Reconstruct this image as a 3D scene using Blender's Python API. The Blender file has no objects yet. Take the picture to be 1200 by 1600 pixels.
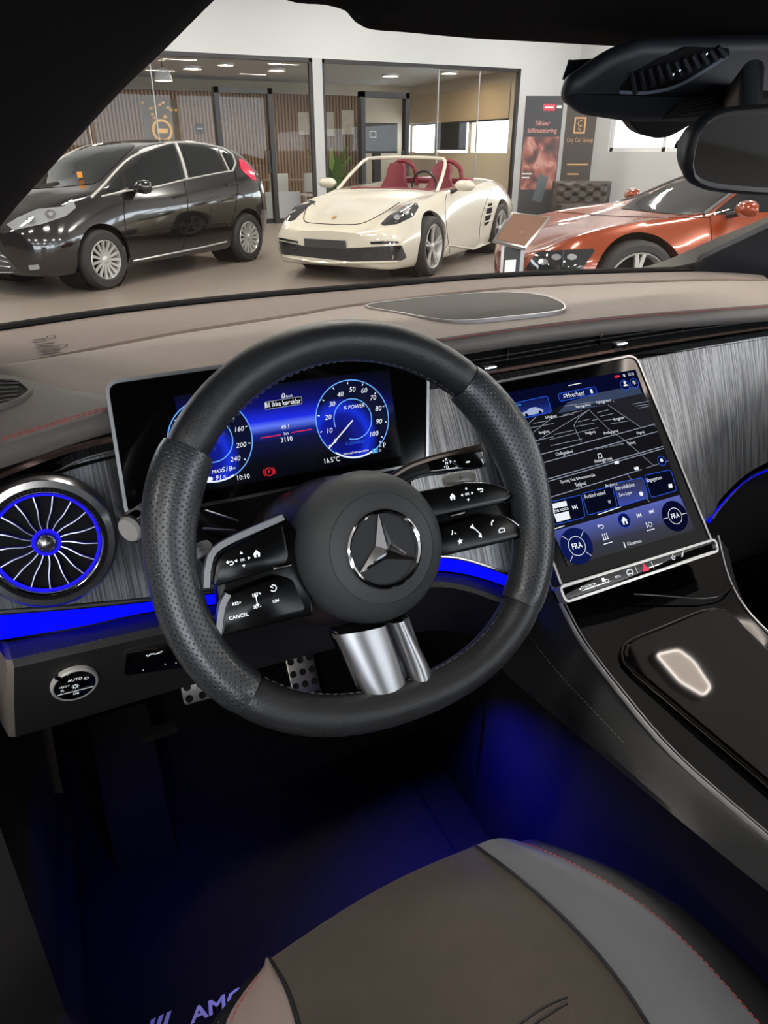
import bpy, bmesh, math, random
from mathutils import Vector as V, Matrix
from mathutils.bvhtree import BVHTree
random.seed(7)
sc = bpy.context.scene
COL = sc.collection
R = math.radians

# ------------------------------------------------------------------ camera
FPX, PITCH, YAW, CAMZ = 1110.0, R(27), R(24.5), 1.36
cd = bpy.data.cameras.new('camera'); cam = bpy.data.objects.new('camera', cd); COL.objects.link(cam)
cam.location = (0, 0, CAMZ); cam.rotation_euler = (R(90) - PITCH, 0, -YAW)
cd.sensor_fit = 'VERTICAL'; cd.sensor_height = 36.0; cd.lens = FPX / 1600 * 36.0
cd.clip_start = 0.01; cd.clip_end = 200
sc.camera = cam
# ------------------------------------------------------------------ light and exposure
w = bpy.data.worlds.new('world'); sc.world = w; w.use_nodes = True
wn = w.node_tree.nodes; bg = wn['Background']
bg.inputs['Color'].default_value = (0.86, 0.93, 1.0, 1); bg.inputs['Strength'].default_value = 7.5
sc.view_settings.view_transform = 'Standard'; sc.view_settings.look = 'None'
sc.view_settings.exposure = 0.0; sc.view_settings.gamma = 1.0; sc.view_settings.use_curve_mapping = False

def lin(c):
    if isinstance(c, str):
        c = [int(c[i:i + 2], 16) for i in (1, 3, 5)]
    o = []
    for v in c[:3]:
        v = v / 255.0
        o.append(v / 12.92 if v <= 0.04045 else ((v + 0.055) / 1.055) ** 2.4)
    return (*o, 1.0)

def area_light(name, loc, rot, sx, sy, power, color=(1, 1, 1)):
    l = bpy.data.lights.new(name, 'AREA'); l.shape = 'RECTANGLE'; l.size = sx; l.size_y = sy
    l.energy = power; l.color = color
    o = bpy.data.objects.new(name, l); COL.objects.link(o); o.location = loc; o.rotation_euler = rot
    return o

# ------------------------------------------------------------------ pixel rays (photo frame 1200x1600)
_s, _c = math.sin(PITCH), math.cos(PITCH)
def ray(px, py):
    a = (px - 600) / FPX; b = (800 - py) / FPX
    fh = _c + b * _s; z = -_s + b * _c
    return V((math.sin(YAW) * fh + math.cos(YAW) * a, math.cos(YAW) * fh - math.sin(YAW) * a, z))
O = V((0, 0, CAMZ))
def at(ax, px, py, v):
    d = ray(px, py); return O + d * ((v - O[ax]) / d[ax])
def ax_(px, py, v): return at(0, px, py, v)
def ay(px, py, v): return at(1, px, py, v)
def az(px, py, v): return at(2, px, py, v)
def hit(px, py, p, n):
    d = ray(px, py); return O + d * ((V(p) - O).dot(n) / d.dot(n))

class Plane:
    """a flat panel: origin, across axis, up axis, normal towards the cabin"""
    def __init__(s, o, ux, uy):
        s.o = V(o); s.ux = V(ux).normalized(); s.n = s.ux.cross(V(uy)).normalized(); s.uy = s.n.cross(s.ux)
    def loc(s, px, py, h=0.0):
        q = hit(px, py, s.o + s.n * h, s.n) - s.o
        return (q.dot(s.ux), q.dot(s.uy))
    def pt(s, u, v, h=0.0): return s.o + s.ux * u + s.uy * v + s.n * h
def tilt_plane(o, deg):      # panel across the car, leaning back by deg
    t = R(deg); return Plane(o, (1, 0, 0), (0, math.sin(t), math.cos(t)))

# ------------------------------------------------------------------ materials
M = {}
def mat(name, col, rough=0.5, metal=0.0, spec=0.5, emit=None, es=1.0, coat=0.0, bump=None, vary=None, sheen=0.0, alpha=None, aniso=0.0):
    m = bpy.data.materials.new(name); m.use_nodes = True
    nt = m.node_tree; b = nt.nodes['Principled BSDF']
    c = lin(col); b.inputs['Base Color'].default_value = c
    b.inputs['Roughness'].default_value = rough; b.inputs['Metallic'].default_value = metal
    b.inputs['Specular IOR Level'].default_value = spec
    b.inputs['Coat Weight'].default_value = coat; b.inputs['Coat Roughness'].default_value = 0.03
    b.inputs['Sheen Weight'].default_value = sheen
    b.inputs['Anisotropic'].default_value = aniso
    if emit is not None:
        b.inputs['Emission Color'].default_value = lin(emit); b.inputs['Emission Strength'].default_value = es
    tc = nt.nodes.new('ShaderNodeTexCoord')
    if vary:       # (scale, amount) soft colour variation of the stuff itself
        n = nt.nodes.new('ShaderNodeTexNoise'); n.inputs['Scale'].default_value = vary[0]; n.inputs['Detail'].default_value = 5
        nt.links.new(tc.outputs['Object'], n.inputs['Vector'])
        mx = nt.nodes.new('ShaderNodeMix'); mx.data_type = 'RGBA'
        k = vary[1]
        mx.inputs['A'].default_value = tuple(v * (1 - k) for v in c[:3]) + (1,)
        mx.inputs['B'].default_value = tuple(min(1, v * (1 + k)) for v in c[:3]) + (1,)
        nt.links.new(n.outputs['Fac'], mx.inputs['Factor']); nt.links.new(mx.outputs['Result'], b.inputs['Base Color'])
    if bump:       # (kind, scale, strength)
        kind, s, k = bump
        if kind == 'noise':
            n = nt.nodes.new('ShaderNodeTexNoise'); n.inputs['Scale'].default_value = s; n.inputs['Detail'].default_value = 3; out = n.outputs['Fac']
        else:
            n = nt.nodes.new('ShaderNodeTexVoronoi'); n.inputs['Scale'].default_value = s; out = n.outputs['Distance']
        nt.links.new(tc.outputs['Object'], n.inputs['Vector'])
        bp = nt.nodes.new('ShaderNodeBump'); bp.inputs['Strength'].default_value = k; bp.inputs['Distance'].default_value = 0.001
        nt.links.new(out, bp.inputs['Height']); nt.links.new(bp.outputs['Normal'], b.inputs['Normal'])
    M[name] = m; return m

def glass_mat(name, tint=(1, 1, 1), refl=0.08, rough=0.0):
    m = bpy.data.materials.new(name); m.use_nodes = True; nt = m.node_tree
    for n in list(nt.nodes): nt.nodes.remove(n)
    out = nt.nodes.new('ShaderNodeOutputMaterial'); tr = nt.nodes.new('ShaderNodeBsdfTransparent'); gl = nt.nodes.new('ShaderNodeBsdfGlossy')
    tr.inputs['Color'].default_value = (*tint, 1); gl.inputs['Roughness'].default_value = rough
    fr = nt.nodes.new('ShaderNodeFresnel'); fr.inputs['IOR'].default_value = 1.12
    mu = nt.nodes.new('ShaderNodeMath'); mu.operation = 'MULTIPLY_ADD'; mu.inputs[1].default_value = 0.5; mu.inputs[2].default_value = refl
    mx = nt.nodes.new('ShaderNodeMixShader')
    nt.links.new(fr.outputs[0], mu.inputs[0]); nt.links.new(mu.outputs[0], mx.inputs[0])
    nt.links.new(tr.outputs[0], mx.inputs[1]); nt.links.new(gl.outputs[0], mx.inputs[2]); nt.links.new(mx.outputs[0], out.inputs[0])
    M[name] = m; return m

def emit_mat(name, col, s=1.0):
    m = bpy.data.materials.new(name); m.use_nodes = True; nt = m.node_tree
    for n in list(nt.nodes): nt.nodes.remove(n)
    out = nt.nodes.new('ShaderNodeOutputMaterial'); e = nt.nodes.new('ShaderNodeEmission')
    e.inputs['Color'].default_value = lin(col); e.inputs['Strength'].default_value = s
    nt.links.new(e.outputs[0], out.inputs[0]); M[name] = m; return m

def ramp_emit(name, stops, s=1.0, axis=1, gloss=True, radial=None, side=None):
    """lit display: colour ramp over the panel's UV (v by default), under a glossy cover"""
    m = bpy.data.materials.new(name); m.use_nodes = True; nt = m.node_tree; b = nt.nodes['Principled BSDF']
    uv = nt.nodes.new('ShaderNodeUVMap'); sp = nt.nodes.new('ShaderNodeSeparateXYZ'); nt.links.new(uv.outputs[0], sp.inputs[0])
    rp = nt.nodes.new('ShaderNodeValToRGB'); el = rp.color_ramp.elements
    while len(el) < len(stops): el.new(0.5)
    for e, (p, c) in zip(el, stops): e.position = p; e.color = lin(c)
    if radial:
        d = nt.nodes.new('ShaderNodeVectorMath'); d.operation = 'DISTANCE'; d.inputs[1].default_value = (*radial, 0)
        nt.links.new(uv.outputs[0], d.inputs[0]); nt.links.new(d.outputs['Value'], rp.inputs[0])
    else:
        nt.links.new(sp.outputs[axis], rp.inputs[0])
    b.inputs['Base Color'].default_value = (0.004, 0.004, 0.005, 1); b.inputs['Roughness'].default_value = 0.12
    nt.links.new(rp.outputs[0], b.inputs['Emission Color']); b.inputs['Emission Strength'].default_value = s
    if side:       # the picture fades towards its sides
        r2 = nt.nodes.new('ShaderNodeValToRGB'); e2 = r2.color_ramp.elements
        while len(e2) < len(side): e2.new(0.5)
        for e, (p, k) in zip(e2, side): e.position = p; e.color = (k, k, k, 1)
        nt.links.new(sp.outputs[0], r2.inputs[0]); nt.links.new(r2.outputs[0], b.inputs['Emission Strength'])
    M[name] = m; return m

# ------------------------------------------------------------------ mesh helpers
ORG = {}
def put(o, label=None, cat=None, group=None, kind=None):
    if label: o['label'] = label
    if cat: o['category'] = cat
    if group: o['group'] = group
    if kind: o['kind'] = kind
    return o
def thing(name, label, cat, loc=(0, 0, 0), group=None):
    o = bpy.data.objects.new(name, None); COL.objects.link(o); o.location = loc; o.empty_display_size = 0.05
    ORG[o] = V(loc); return put(o, label, cat, group)
def mk(name, verts, faces, m, parent=None, smooth=40, label=None, cat=None, group=None, kind=None, uv=None):
    verts = [V(v) for v in verts]
    if parent is not None: off = ORG[parent]
    else:
        xs = [v.x for v in verts]; ys = [v.y for v in verts]; zs = [v.z for v in verts]
        off = V(((min(xs) + max(xs)) / 2, (min(ys) + max(ys)) / 2, min(zs)))
    me = bpy.data.meshes.new(name); me.from_pydata([v - off for v in verts], [], faces); me.validate()
    if uv:
        l = me.uv_layers.new(name='UVMap')
        for lp in me.loops: l.data[lp.index].uv = uv[lp.vertex_index]
    bm = bmesh.new(); bm.from_mesh(me); bmesh.ops.recalc_face_normals(bm, faces=bm.faces); bm.to_mesh(me); bm.free()
    if smooth:
        me.polygons.foreach_set('use_smooth', [True] * len(me.polygons)); me.set_sharp_from_angle(angle=R(smooth))
    me.materials.append(M[m] if isinstance(m, str) else m)
    o = bpy.data.objects.new(name, me); COL.objects.link(o); ORG[o] = off
    if parent is not None: o.parent = parent
    else: o.location = off
    return put(o, label, cat, group, kind)

class B:
    """collects several solids into one mesh"""
    def __init__(s): s.v = []; s.f = []
    def add(s, vf):
        n = len(s.v); s.v += [V(p) for p in vf[0]]; s.f += [tuple(i + n for i in f) for f in vf[1]]; return s
    def mk(s, name, m, parent=None, **k): return mk(name, s.v, s.f, m, parent, **k)

def catmull(pts, n, closed=False):
    P = [V(p) for p in pts]; L = len(P)
    if L == 2 and not closed: return [P[0].lerp(P[1], i / (n - 1)) for i in range(n)]
    # arc-length resampled Catmull-Rom
    dense = []; segs = L if closed else L - 1; K = 14
    for i in range(segs):
        if closed: a, b, c, d = P[(i - 1) % L], P[i], P[(i + 1) % L], P[(i + 2) % L]
        else: a, b, c, d = P[max(i - 1, 0)], P[i], P[i + 1], P[min(i + 2, L - 1)]
        if not closed and i == 0: a = b + (b - c)
        if not closed and i == segs - 1: d = c + (c - b)
        for k in range(K):
            t = k / K
            dense.append(0.5 * ((2 * b) + (c - a) * t + (2 * a - 5 * b + 4 * c - d) * t * t + (3 * b - a - 3 * c + d) * t ** 3))
    dense.append(P[0].copy() if closed else P[-1].copy())
    cum = [0.0]
    for i in range(1, len(dense)): cum.append(cum[-1] + (dense[i] - dense[i - 1]).length)
    out = []; j = 0; m = n if closed else n - 1
    for i in range(n):
        s = cum[-1] * i / m
        while j < len(cum) - 2 and cum[j + 1] < s: j += 1
        d = cum[j + 1] - cum[j]; out.append(dense[j].lerp(dense[j + 1], (s - cum[j]) / d if d > 1e-12 else 0))
    return out
def catp(pts, k, closed=False):
    """Catmull-Rom keeping control points aligned: k samples per span"""
    P = [V(p) for p in pts]; L = len(P); o = []; segs = L if closed else L - 1
    for i in range(segs):
        if closed: a, b, c, d = P[(i - 1) % L], P[i], P[(i + 1) % L], P[(i + 2) % L]
        else:
            b, c = P[i], P[i + 1]; a = P[i - 1] if i else b + (b - c); d = P[i + 2] if i + 2 < L else c + (c - b)
        for q in range(k):
            t = q / k
            o.append(0.5 * ((2 * b) + (c - a) * t + (2 * a - 5 * b + 4 * c - d) * t * t + (3 * b - a - 3 * c + d) * t ** 3))
    if not closed: o.append(P[-1].copy())
    return o
def loft(rows, closed=False, cap=False, ring=False):
    v = []; f = []; n = len(rows[0]); m = len(rows)
    for r in rows: v += list(r)
    for i in range(m if ring else m - 1):
        i2 = (i + 1) % m
        for j in range(n if closed else n - 1):
            j2 = (j + 1) % n
            f.append((i * n + j, i * n + j2, i2 * n + j2, i2 * n + j))
    if cap:
        f.append(tuple(range(n))[::-1]); f.append(tuple(range((m - 1) * n, m * n)))
    return v, f
def frames(path, closed=False, up=None):
    n = len(path); fr = []; prev = None
    for i in range(n):
        if closed: t = path[(i + 1) % n] - path[(i - 1) % n]
        else: t = path[min(i + 1, n - 1)] - path[max(i - 1, 0)]
        t = t.normalized()
        if up is not None: a = V(up)
        elif prev is None: a = V((0, 0, 1)) if abs(t.z) < 0.9 else V((1, 0, 0))
        else: a = prev
        x = t.cross(a)
        if x.length < 1e-6: x = t.cross(V((0, 1, 0.1)))
        x.normalize(); y = x.cross(t).normalized(); prev = y; fr.append((x, y))
    return fr
def tube(path, r, n=8, closed=False, up=None, ry=None, cap=True):
    path = [V(p) for p in path]; fr = frames(path, closed, up); rows = []
    for i, (p, (x, y)) in enumerate(zip(path, fr)):
        rr = r[i] if isinstance(r, (list, tuple)) else r; r2 = (ry[i] if isinstance(ry, (list, tuple)) else ry) if ry else rr
        rows.append([p + x * (rr * math.cos(2 * math.pi * k / n)) + y * (r2 * math.sin(2 * math.pi * k / n)) for k in range(n)])
    return loft(rows, True, cap and not closed, ring=closed)
def sweep(prof, path, closed=False, up=None, cap=True):
    path = [V(p) for p in path]; fr = frames(path, closed, up)
    rows = [[p + x * a + y * b for a, b in prof] for p, (x, y) in zip(path, fr)]
    return loft(rows, True, cap and not closed, ring=closed)
def lathe(prof, o, axis, n=32, x0=None):
    """prof: (radius, height along axis)"""
    a = V(axis).normalized(); x = V(x0).normalized() if x0 else (a.orthogonal()).normalized(); y = a.cross(x)
    rows = []
    for k in range(n):
        t = 2 * math.pi * k / n; d = x * math.cos(t) + y * math.sin(t)
        rows.append([V(o) + d * r + a * h for r, h in prof])
    return loft(rows, False, False, ring=True)
def box(c, s, m=None):
    x, y, z = s[0] / 2, s[1] / 2, s[2] / 2
    v = [V((a, b, d)) for a in (-x, x) for b in (-y, y) for d in (-z, z)]
    if m is not None: v = [m @ p for p in v]
    v = [p + V(c) for p in v]
    return v, [(0, 1, 3, 2), (4, 6, 7, 5), (0, 4, 5, 1), (2, 3, 7, 6), (0, 2, 6, 4), (1, 5, 7, 3)]
def box2(a, b): return box([(p + q) / 2 for p, q in zip(a, b)], [abs(q - p) for p, q in zip(a, b)])
def bevel_box(c, s, r=0.01, m=None, seg=2):
    bm = bmesh.new(); vf = box((0, 0, 0), s); vs = [bm.verts.new(p) for p in vf[0]]
    for f in vf[1]: bm.faces.new([vs[i] for i in f])
    bmesh.ops.recalc_face_normals(bm, faces=bm.faces)
    bmesh.ops.bevel(bm, geom=list(bm.edges), offset=r, segments=seg, affect='EDGES', profile=0.5)
    bm.verts.index_update(); v = [(m @ p.co if m is not None else p.co.copy()) + V(c) for p in bm.verts]; f = [tuple(x.index for x in q.verts) for q in bm.faces]; bm.free()
    return v, f
def roundpoly(pts, r, k=5):
    """2-D polygon with rounded corners"""
    n = len(pts); o = []
    for i in range(n):
        a, b, c = V((*pts[i - 1], 0)), V((*pts[i], 0)), V((*pts[(i + 1) % n], 0))
        ri = r[i] if isinstance(r, (list, tuple)) else r
        d1 = (a - b); d2 = (c - b); l1, l2 = d1.length, d2.length
        if ri <= 1e-6 or l1 < 1e-9 or l2 < 1e-9: o.append((b.x, b.y)); continue
        q = min(ri, l1 * 0.49, l2 * 0.49); p = b + d1.normalized() * q; s = b + d2.normalized() * q
        for j in range(k + 1):
            t = j / k; w_ = p * (1 - t) ** 2 + b * (2 * t * (1 - t)) + s * t * t; o.append((w_.x, w_.y))
    return o
def inset(pts, d):
    n = len(pts); area = sum(pts[i - 1][0] * pts[i][1] - pts[i][0] * pts[i - 1][1] for i in range(n)); sg = 1 if area > 0 else -1; o = []
    for i in range(n):
        a, b, c = pts[i - 1], pts[i], pts[(i + 1) % n]
        e1 = V((b[0] - a[0], b[1] - a[1])); e2 = V((c[0] - b[0], c[1] - b[1]))
        if e1.length < 1e-9: e1 = e2
        if e2.length < 1e-9: e2 = e1
        e1.normalize(); e2.normalize(); n1 = V((-e1.y, e1.x)); n2 = V((-e2.y, e2.x)); h = n1 + n2
        if h.length < 1e-6: h = n1
        h = h.normalized(); k = max(0.5, h.dot(n1)); o.append((b[0] + sg * h.x * d / k, b[1] + sg * h.y * d / k))
    return o
def plate(pl, pts, h0, h1, bev=0.0):
    """solid plate on plane pl: outline pts (local 2-D), from height h0 up to h1, top edge bevelled"""
    n = len(pts); rows = [[pl.pt(u, v, h0) for u, v in pts]]
    if bev > 0:
        rows.append([pl.pt(u, v, h1 - bev) for u, v in pts])
        rows.append([pl.pt(u, v, h1 - bev * 0.3) for u, v in inset(pts, bev * 0.3)])
        rows.append([pl.pt(u, v, h1) for u, v in inset(pts, bev)])
    else: rows.append([pl.pt(u, v, h1) for u, v in pts])
    return loft(rows, True, True)
def flat(pl, pts, h): return [pl.pt(u, v, h) for u, v in pts], [tuple(range(len(pts)))]
def ringplate(pl, outer, inner, h0, h1):
    n = len(outer); rows = [[pl.pt(u, v, h0) for u, v in outer], [pl.pt(u, v, h1) for u, v in outer], [pl.pt(u, v, h1) for u, v in inner], [pl.pt(u, v, h0) for u, v in inner]]
    return loft(rows, True, False)
def circ(cx, cy, rx, ry=None, n=40, a0=0, a1=360):
    ry = ry or rx; full = abs(a1 - a0) >= 360; m = n if full else n - 1
    return [(cx + rx * math.cos(R(a0 + (a1 - a0) * i / m)), cy + ry * math.sin(R(a0 + (a1 - a0) * i / m))) for i in range(n)]
def band(pl, pts, wd, h, closed=False):
    """flat line of width wd drawn on a plane"""
    n = len(pts); v = []; f = []
    for i in range(n):
        a = pts[(i - 1) % n] if (closed or i) else pts[0]; c = pts[(i + 1) % n] if (closed or i < n - 1) else pts[-1]
        d = V((c[0] - a[0], c[1] - a[1]))
        if d.length < 1e-9: d = V((1, 0))
        d.normalize(); nx, ny = -d.y * wd / 2, d.x * wd / 2
        v += [pl.pt(pts[i][0] + nx, pts[i][1] + ny, h), pl.pt(pts[i][0] - nx, pts[i][1] - ny, h)]
    for i in range(n if closed else n - 1):
        j = (i + 1) % n; f.append((2 * i, 2 * i + 1, 2 * j + 1, 2 * j))
    return v, f
def text_vf(s, pl, u, v, h, size, align='CENTER', shear=0.0, sx=1.0, rot=0.0, bold=0.0):
    c = bpy.data.curves.new('t', 'FONT'); c.body = s; c.size = 1.0; c.align_x = align; c.align_y = 'CENTER'; c.shear = shear; c.resolution_u = 2; c.offset = bold
    o = bpy.data.objects.new('t', c); COL.objects.link(o)
    dg = bpy.context.evaluated_depsgraph_get(); me = bpy.data.meshes.new_from_object(o.evaluated_get(dg))
    cr, sr = math.cos(R(rot)), math.sin(R(rot)); vs = []
    for q in me.vertices:
        x, y = q.co.x * size * sx, q.co.y * size
        vs.append(pl.pt(u + x * cr - y * sr, v + x * sr + y * cr, h))
    fs = [tuple(p.vertices) for p in me.polygons]
    bpy.data.objects.remove(o); bpy.data.curves.remove(c); bpy.data.meshes.remove(me)
    return vs, fs
def textpx(s, pl, px, py, hpx, h=0.0006, **k):
    """text whose centre and capital height are given in photo pixels"""
    u, v = pl.loc(px, py); u2, v2 = pl.loc(px, py - hpx)
    return text_vf(s, pl, u, v, h, abs(v2 - v) * 1.38, **k)
def dashes(path, ln, gap, r, n=5):
    path = [V(p) for p in path]; out = B(); cum = [0.0]
    for i in range(1, len(path)): cum.append(cum[-1] + (path[i] - path[i - 1]).length)
    def pos(s):
        for i in range(1, len(cum)):
            if cum[i] >= s: return path[i - 1].lerp(path[i], (s - cum[i - 1]) / max(1e-9, cum[i] - cum[i - 1]))
        return path[-1]
    s = 0.0
    while s + ln < cum[-1]:
        out.add(tube([pos(s), pos(s + ln / 2), pos(s + ln)], [r * 0.6, r, r * 0.6], n)); s += ln + gap
    return out
# ------------------------------------------------------------------ material library
mat('suede', (146, 134, 125), 0.9, spec=0.2, bump=('noise', 900, 0.25), vary=(60, 0.10), sheen=0.15)
mat('suede_strip', (124, 108, 99), 0.9, spec=0.2, bump=('noise', 900, 0.3), vary=(80, 0.14), sheen=0.15)
mat('roll_leather', (96, 90, 86), 0.55, bump=('vor', 700, 0.25), vary=(40, 0.06))
mat('leather', (40, 41, 43), 0.38, spec=0.55, bump=('vor', 900, 0.22))
mat('leather_low', (27, 26, 26), 0.6, bump=('vor', 800, 0.2))
mat('soft_black', (20, 21, 24), 0.55)
mat('hub_cover', (58, 60, 62), 0.55, spec=0.4, bump=('noise', 1500, 0.18))
mat('headliner', (15, 15, 17), 0.95, spec=0.1, bump=('noise', 500, 0.2))
mat('gloss_black', (7, 7, 8), 0.05, spec=0.6, coat=1.0)
mat('screen_black', (4, 4, 5), 0.08, spec=0.35)
mat('matte_black', (10, 10, 11), 0.8, spec=0.2)
mat('speaker_cloth', (58, 53, 49), 0.75, bump=('vor', 1200, 0.3))
mat('chrome', (215, 215, 218), 0.10, 1.0)
mat('console_gloss', (8, 8, 9), 0.06, spec=0.28)
mat('bright_trim', (225, 225, 228), 0.25, 0.55)
mat('pod_black', (9, 9, 10), 0.22, spec=0.25)
mat('column_brown', (52, 44, 40), 0.3)
mat('door_black', (6, 6, 7), 0.9, spec=0.1)
mat('satin_chrome', (170, 170, 172), 0.28, 1.0)
mat('dark_chrome', (92, 88, 86), 0.2, 1.0)
mat('silver', (168, 168, 170), 0.33, 0.9)
mat('silver_paint', (178, 176, 172), 0.35, 0.25)
mat('rose_metal', (150, 122, 112), 0.25, 1.0)
mat('bronze', (96, 84, 76), 0.3, 0.9)
mat('carpet', (26, 25, 27), 0.98, spec=0.05, bump=('noise', 1500, 0.6), vary=(300, 0.25))
mat('mat_pile', (30, 28, 28), 0.98, spec=0.05, bump=('noise', 1800, 0.7), vary=(500, 0.35))
mat('alcantara', (74, 68, 63), 0.95, spec=0.15, bump=('noise', 1100, 0.3), vary=(45, 0.12), sheen=0.12)
mat('seat_grey', (96, 98, 104), 0.5, bump=('vor', 900, 0.2))
mat('seat_taupe', (138, 124, 120), 0.5, bump=('vor', 900, 0.2))
mat('seat_black', (24, 25, 29), 0.5, bump=('vor', 900, 0.2))
mat('thread_red', (190, 70, 74), 0.8)
mat('thread_grey', (140, 135, 130), 0.8)
mat('thread_dark', (62, 62, 64), 0.8)
mat('pedal_steel', (150, 146, 140), 0.35, 0.9)
mat('stud_rubber', (12, 12, 14), 0.7)
mat('mirror_glass', (5, 7, 9), 0.06, spec=0.12)
mat('housing', (30, 33, 40), 0.5)
mat('print_white', (230, 232, 235), 0.5, emit=(235, 240, 245), es=0.75)
mat('print_dim', (120, 122, 124), 0.5)
mat('print_dark', (52, 45, 40), 0.9)
mat('print_red', (225, 30, 70), 0.5, emit=(235, 30, 70), es=0.9)
mat('embossed', (34, 35, 36), 0.6)
mat('mat_badge', (200, 195, 185), 0.5)
emit_mat('blue_guide', (6, 10, 255), 1.25)
emit_mat('blue_ring', (38, 32, 255), 1.0)
emit_mat('px_white', (238, 242, 250), 1.0)
emit_mat('px_dim', (165, 172, 190), 0.8)
emit_mat('px_cyan', (110, 175, 255), 1.0)
emit_mat('px_blue', (45, 95, 235), 1.0)
emit_mat('px_red', (235, 45, 60), 1.0)
emit_mat('px_teal', (40, 150, 215), 0.9)
emit_mat('px_card', (14, 26, 84), 0.9)
emit_mat('px_cardlo', (10, 14, 34), 0.8)
emit_mat('px_map', (24, 24, 29), 0.8)
emit_mat('px_ground', (38, 38, 44), 0.8)
emit_mat('px_sky', (62, 74, 104), 0.8)
emit_mat('px_deep', (8, 12, 46), 0.8)
emit_mat('px_black', (3, 4, 9), 0.8)
emit_mat('px_car', (175, 190, 225), 0.85)
glass_mat('windscreen_glass', (0.97, 0.985, 0.98), 0.012)
glass_mat('door_glass', (0.98, 0.985, 0.985), 0.0)
glass_mat('partition_glass', (0.95, 0.96, 0.96), 0.010)
ramp_emit('cluster_sky', [(0.0, (2, 3, 8)), (0.20, (5, 7, 20)), (0.40, (8, 14, 60)), (0.49, (18, 36, 140)), (0.56, (96, 122, 245)), (0.62, (28, 44, 235)), (0.78, (8, 12, 110)), (1.0, (2, 3, 14))], 1.0, side=[(0, .6), (.3, 1.0), (.62, .9), (.85, .3), (1, .06)])
ramp_emit('dial_face', [(0.0, (6, 10, 60)), (0.28, (10, 22, 150)), (0.36, (20, 48, 215)), (0.5, (4, 8, 40))], 1.0, radial=(0.32, 0.30))
ramp_emit('dock_glow', [(0.0, (8, 9, 16)), (0.35, (20, 24, 52)), (0.75, (62, 74, 150)), (1.0, (78, 92, 182))], 0.95)
ramp_emit('card_glow', [(0.0, (34, 60, 160)), (0.6, (14, 28, 92)), (1.0, (10, 20, 70))], 0.95)

def stripe_mat():
    m = bpy.data.materials.new('pinstripe_trim'); m.use_nodes = True; nt = m.node_tree; b = nt.nodes['Principled BSDF']
    tc = nt.nodes.new('ShaderNodeTexCoord'); mp = nt.nodes.new('ShaderNodeMapping'); mp.inputs['Rotation'].default_value = (0, R(-6), 0); mp.inputs['Scale'].default_value = (1, 0.02, 0.02)
    nt.links.new(tc.outputs['Object'], mp.inputs[0])
    n = nt.nodes.new('ShaderNodeTexNoise'); n.inputs['Scale'].default_value = 640; n.inputs['Detail'].default_value = 0.5; nt.links.new(mp.outputs[0], n.inputs['Vector'])
    rp = nt.nodes.new('ShaderNodeValToRGB'); rp.color_ramp.elements[0].position = 0.38; rp.color_ramp.elements[1].position = 0.62
    rp.color_ramp.elements[0].color = lin((104, 106, 109)); rp.color_ramp.elements[1].color = lin((158, 160, 164)); nt.links.new(n.outputs['Fac'], rp.inputs[0])
    nt.links.new(rp.outputs[0], b.inputs['Base Color']); b.inputs['Metallic'].default_value = 0.85; b.inputs['Roughness'].default_value = 0.42
    bp = nt.nodes.new('ShaderNodeBump'); bp.inputs['Strength'].default_value = 0.2; bp.inputs['Distance'].default_value = 0.0004
    nt.links.new(n.outputs['Fac'], bp.inputs['Height']); nt.links.new(bp.outputs[0], b.inputs['Normal']); M['pinstripe_trim'] = m
stripe_mat()
def perf_mat():
    m = bpy.data.materials.new('perforated_leather'); m.use_nodes = True; nt = m.node_tree; b = nt.nodes['Principled BSDF']
    uv = nt.nodes.new('ShaderNodeUVMap'); mp = nt.nodes.new('ShaderNodeMapping'); mp.inputs['Rotation'].default_value = (0, 0, R(45)); nt.links.new(uv.outputs[0], mp.inputs[0])
    v = nt.nodes.new('ShaderNodeTexVoronoi'); v.voronoi_dimensions = '2D'; v.inputs['Scale'].default_value = 1 / 0.0040; v.inputs['Randomness'].default_value = 0.0; nt.links.new(mp.outputs[0], v.inputs['Vector'])
    rp = nt.nodes.new('ShaderNodeValToRGB'); rp.color_ramp.elements[0].position = 0.15; rp.color_ramp.elements[1].position = 0.24
    rp.color_ramp.elements[0].color = (0.001, 0.001, 0.001, 1); rp.color_ramp.elements[1].color = lin((50, 53, 57)); nt.links.new(v.outputs['Distance'], rp.inputs[0]); nt.links.new(rp.outputs[0], b.inputs['Base Color'])
    bp = nt.nodes.new('ShaderNodeBump'); bp.inputs['Strength'].default_value = 0.35; bp.inputs['Distance'].default_value = 0.0006
    rr = nt.nodes.new('ShaderNodeValToRGB'); rr.color_ramp.elements[0].position = 0.10; rr.color_ramp.elements[1].position = 0.26; nt.links.new(v.outputs['Distance'], rr.inputs[0])
    nt.links.new(rr.outputs[0], bp.inputs['Height']); nt.links.new(bp.outputs[0], b.inputs['Normal']); b.inputs['Roughness'].default_value = 0.32; b.inputs['Specular IOR Level'].default_value = 0.7
    M['perforated_leather'] = m
perf_mat()
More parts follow.
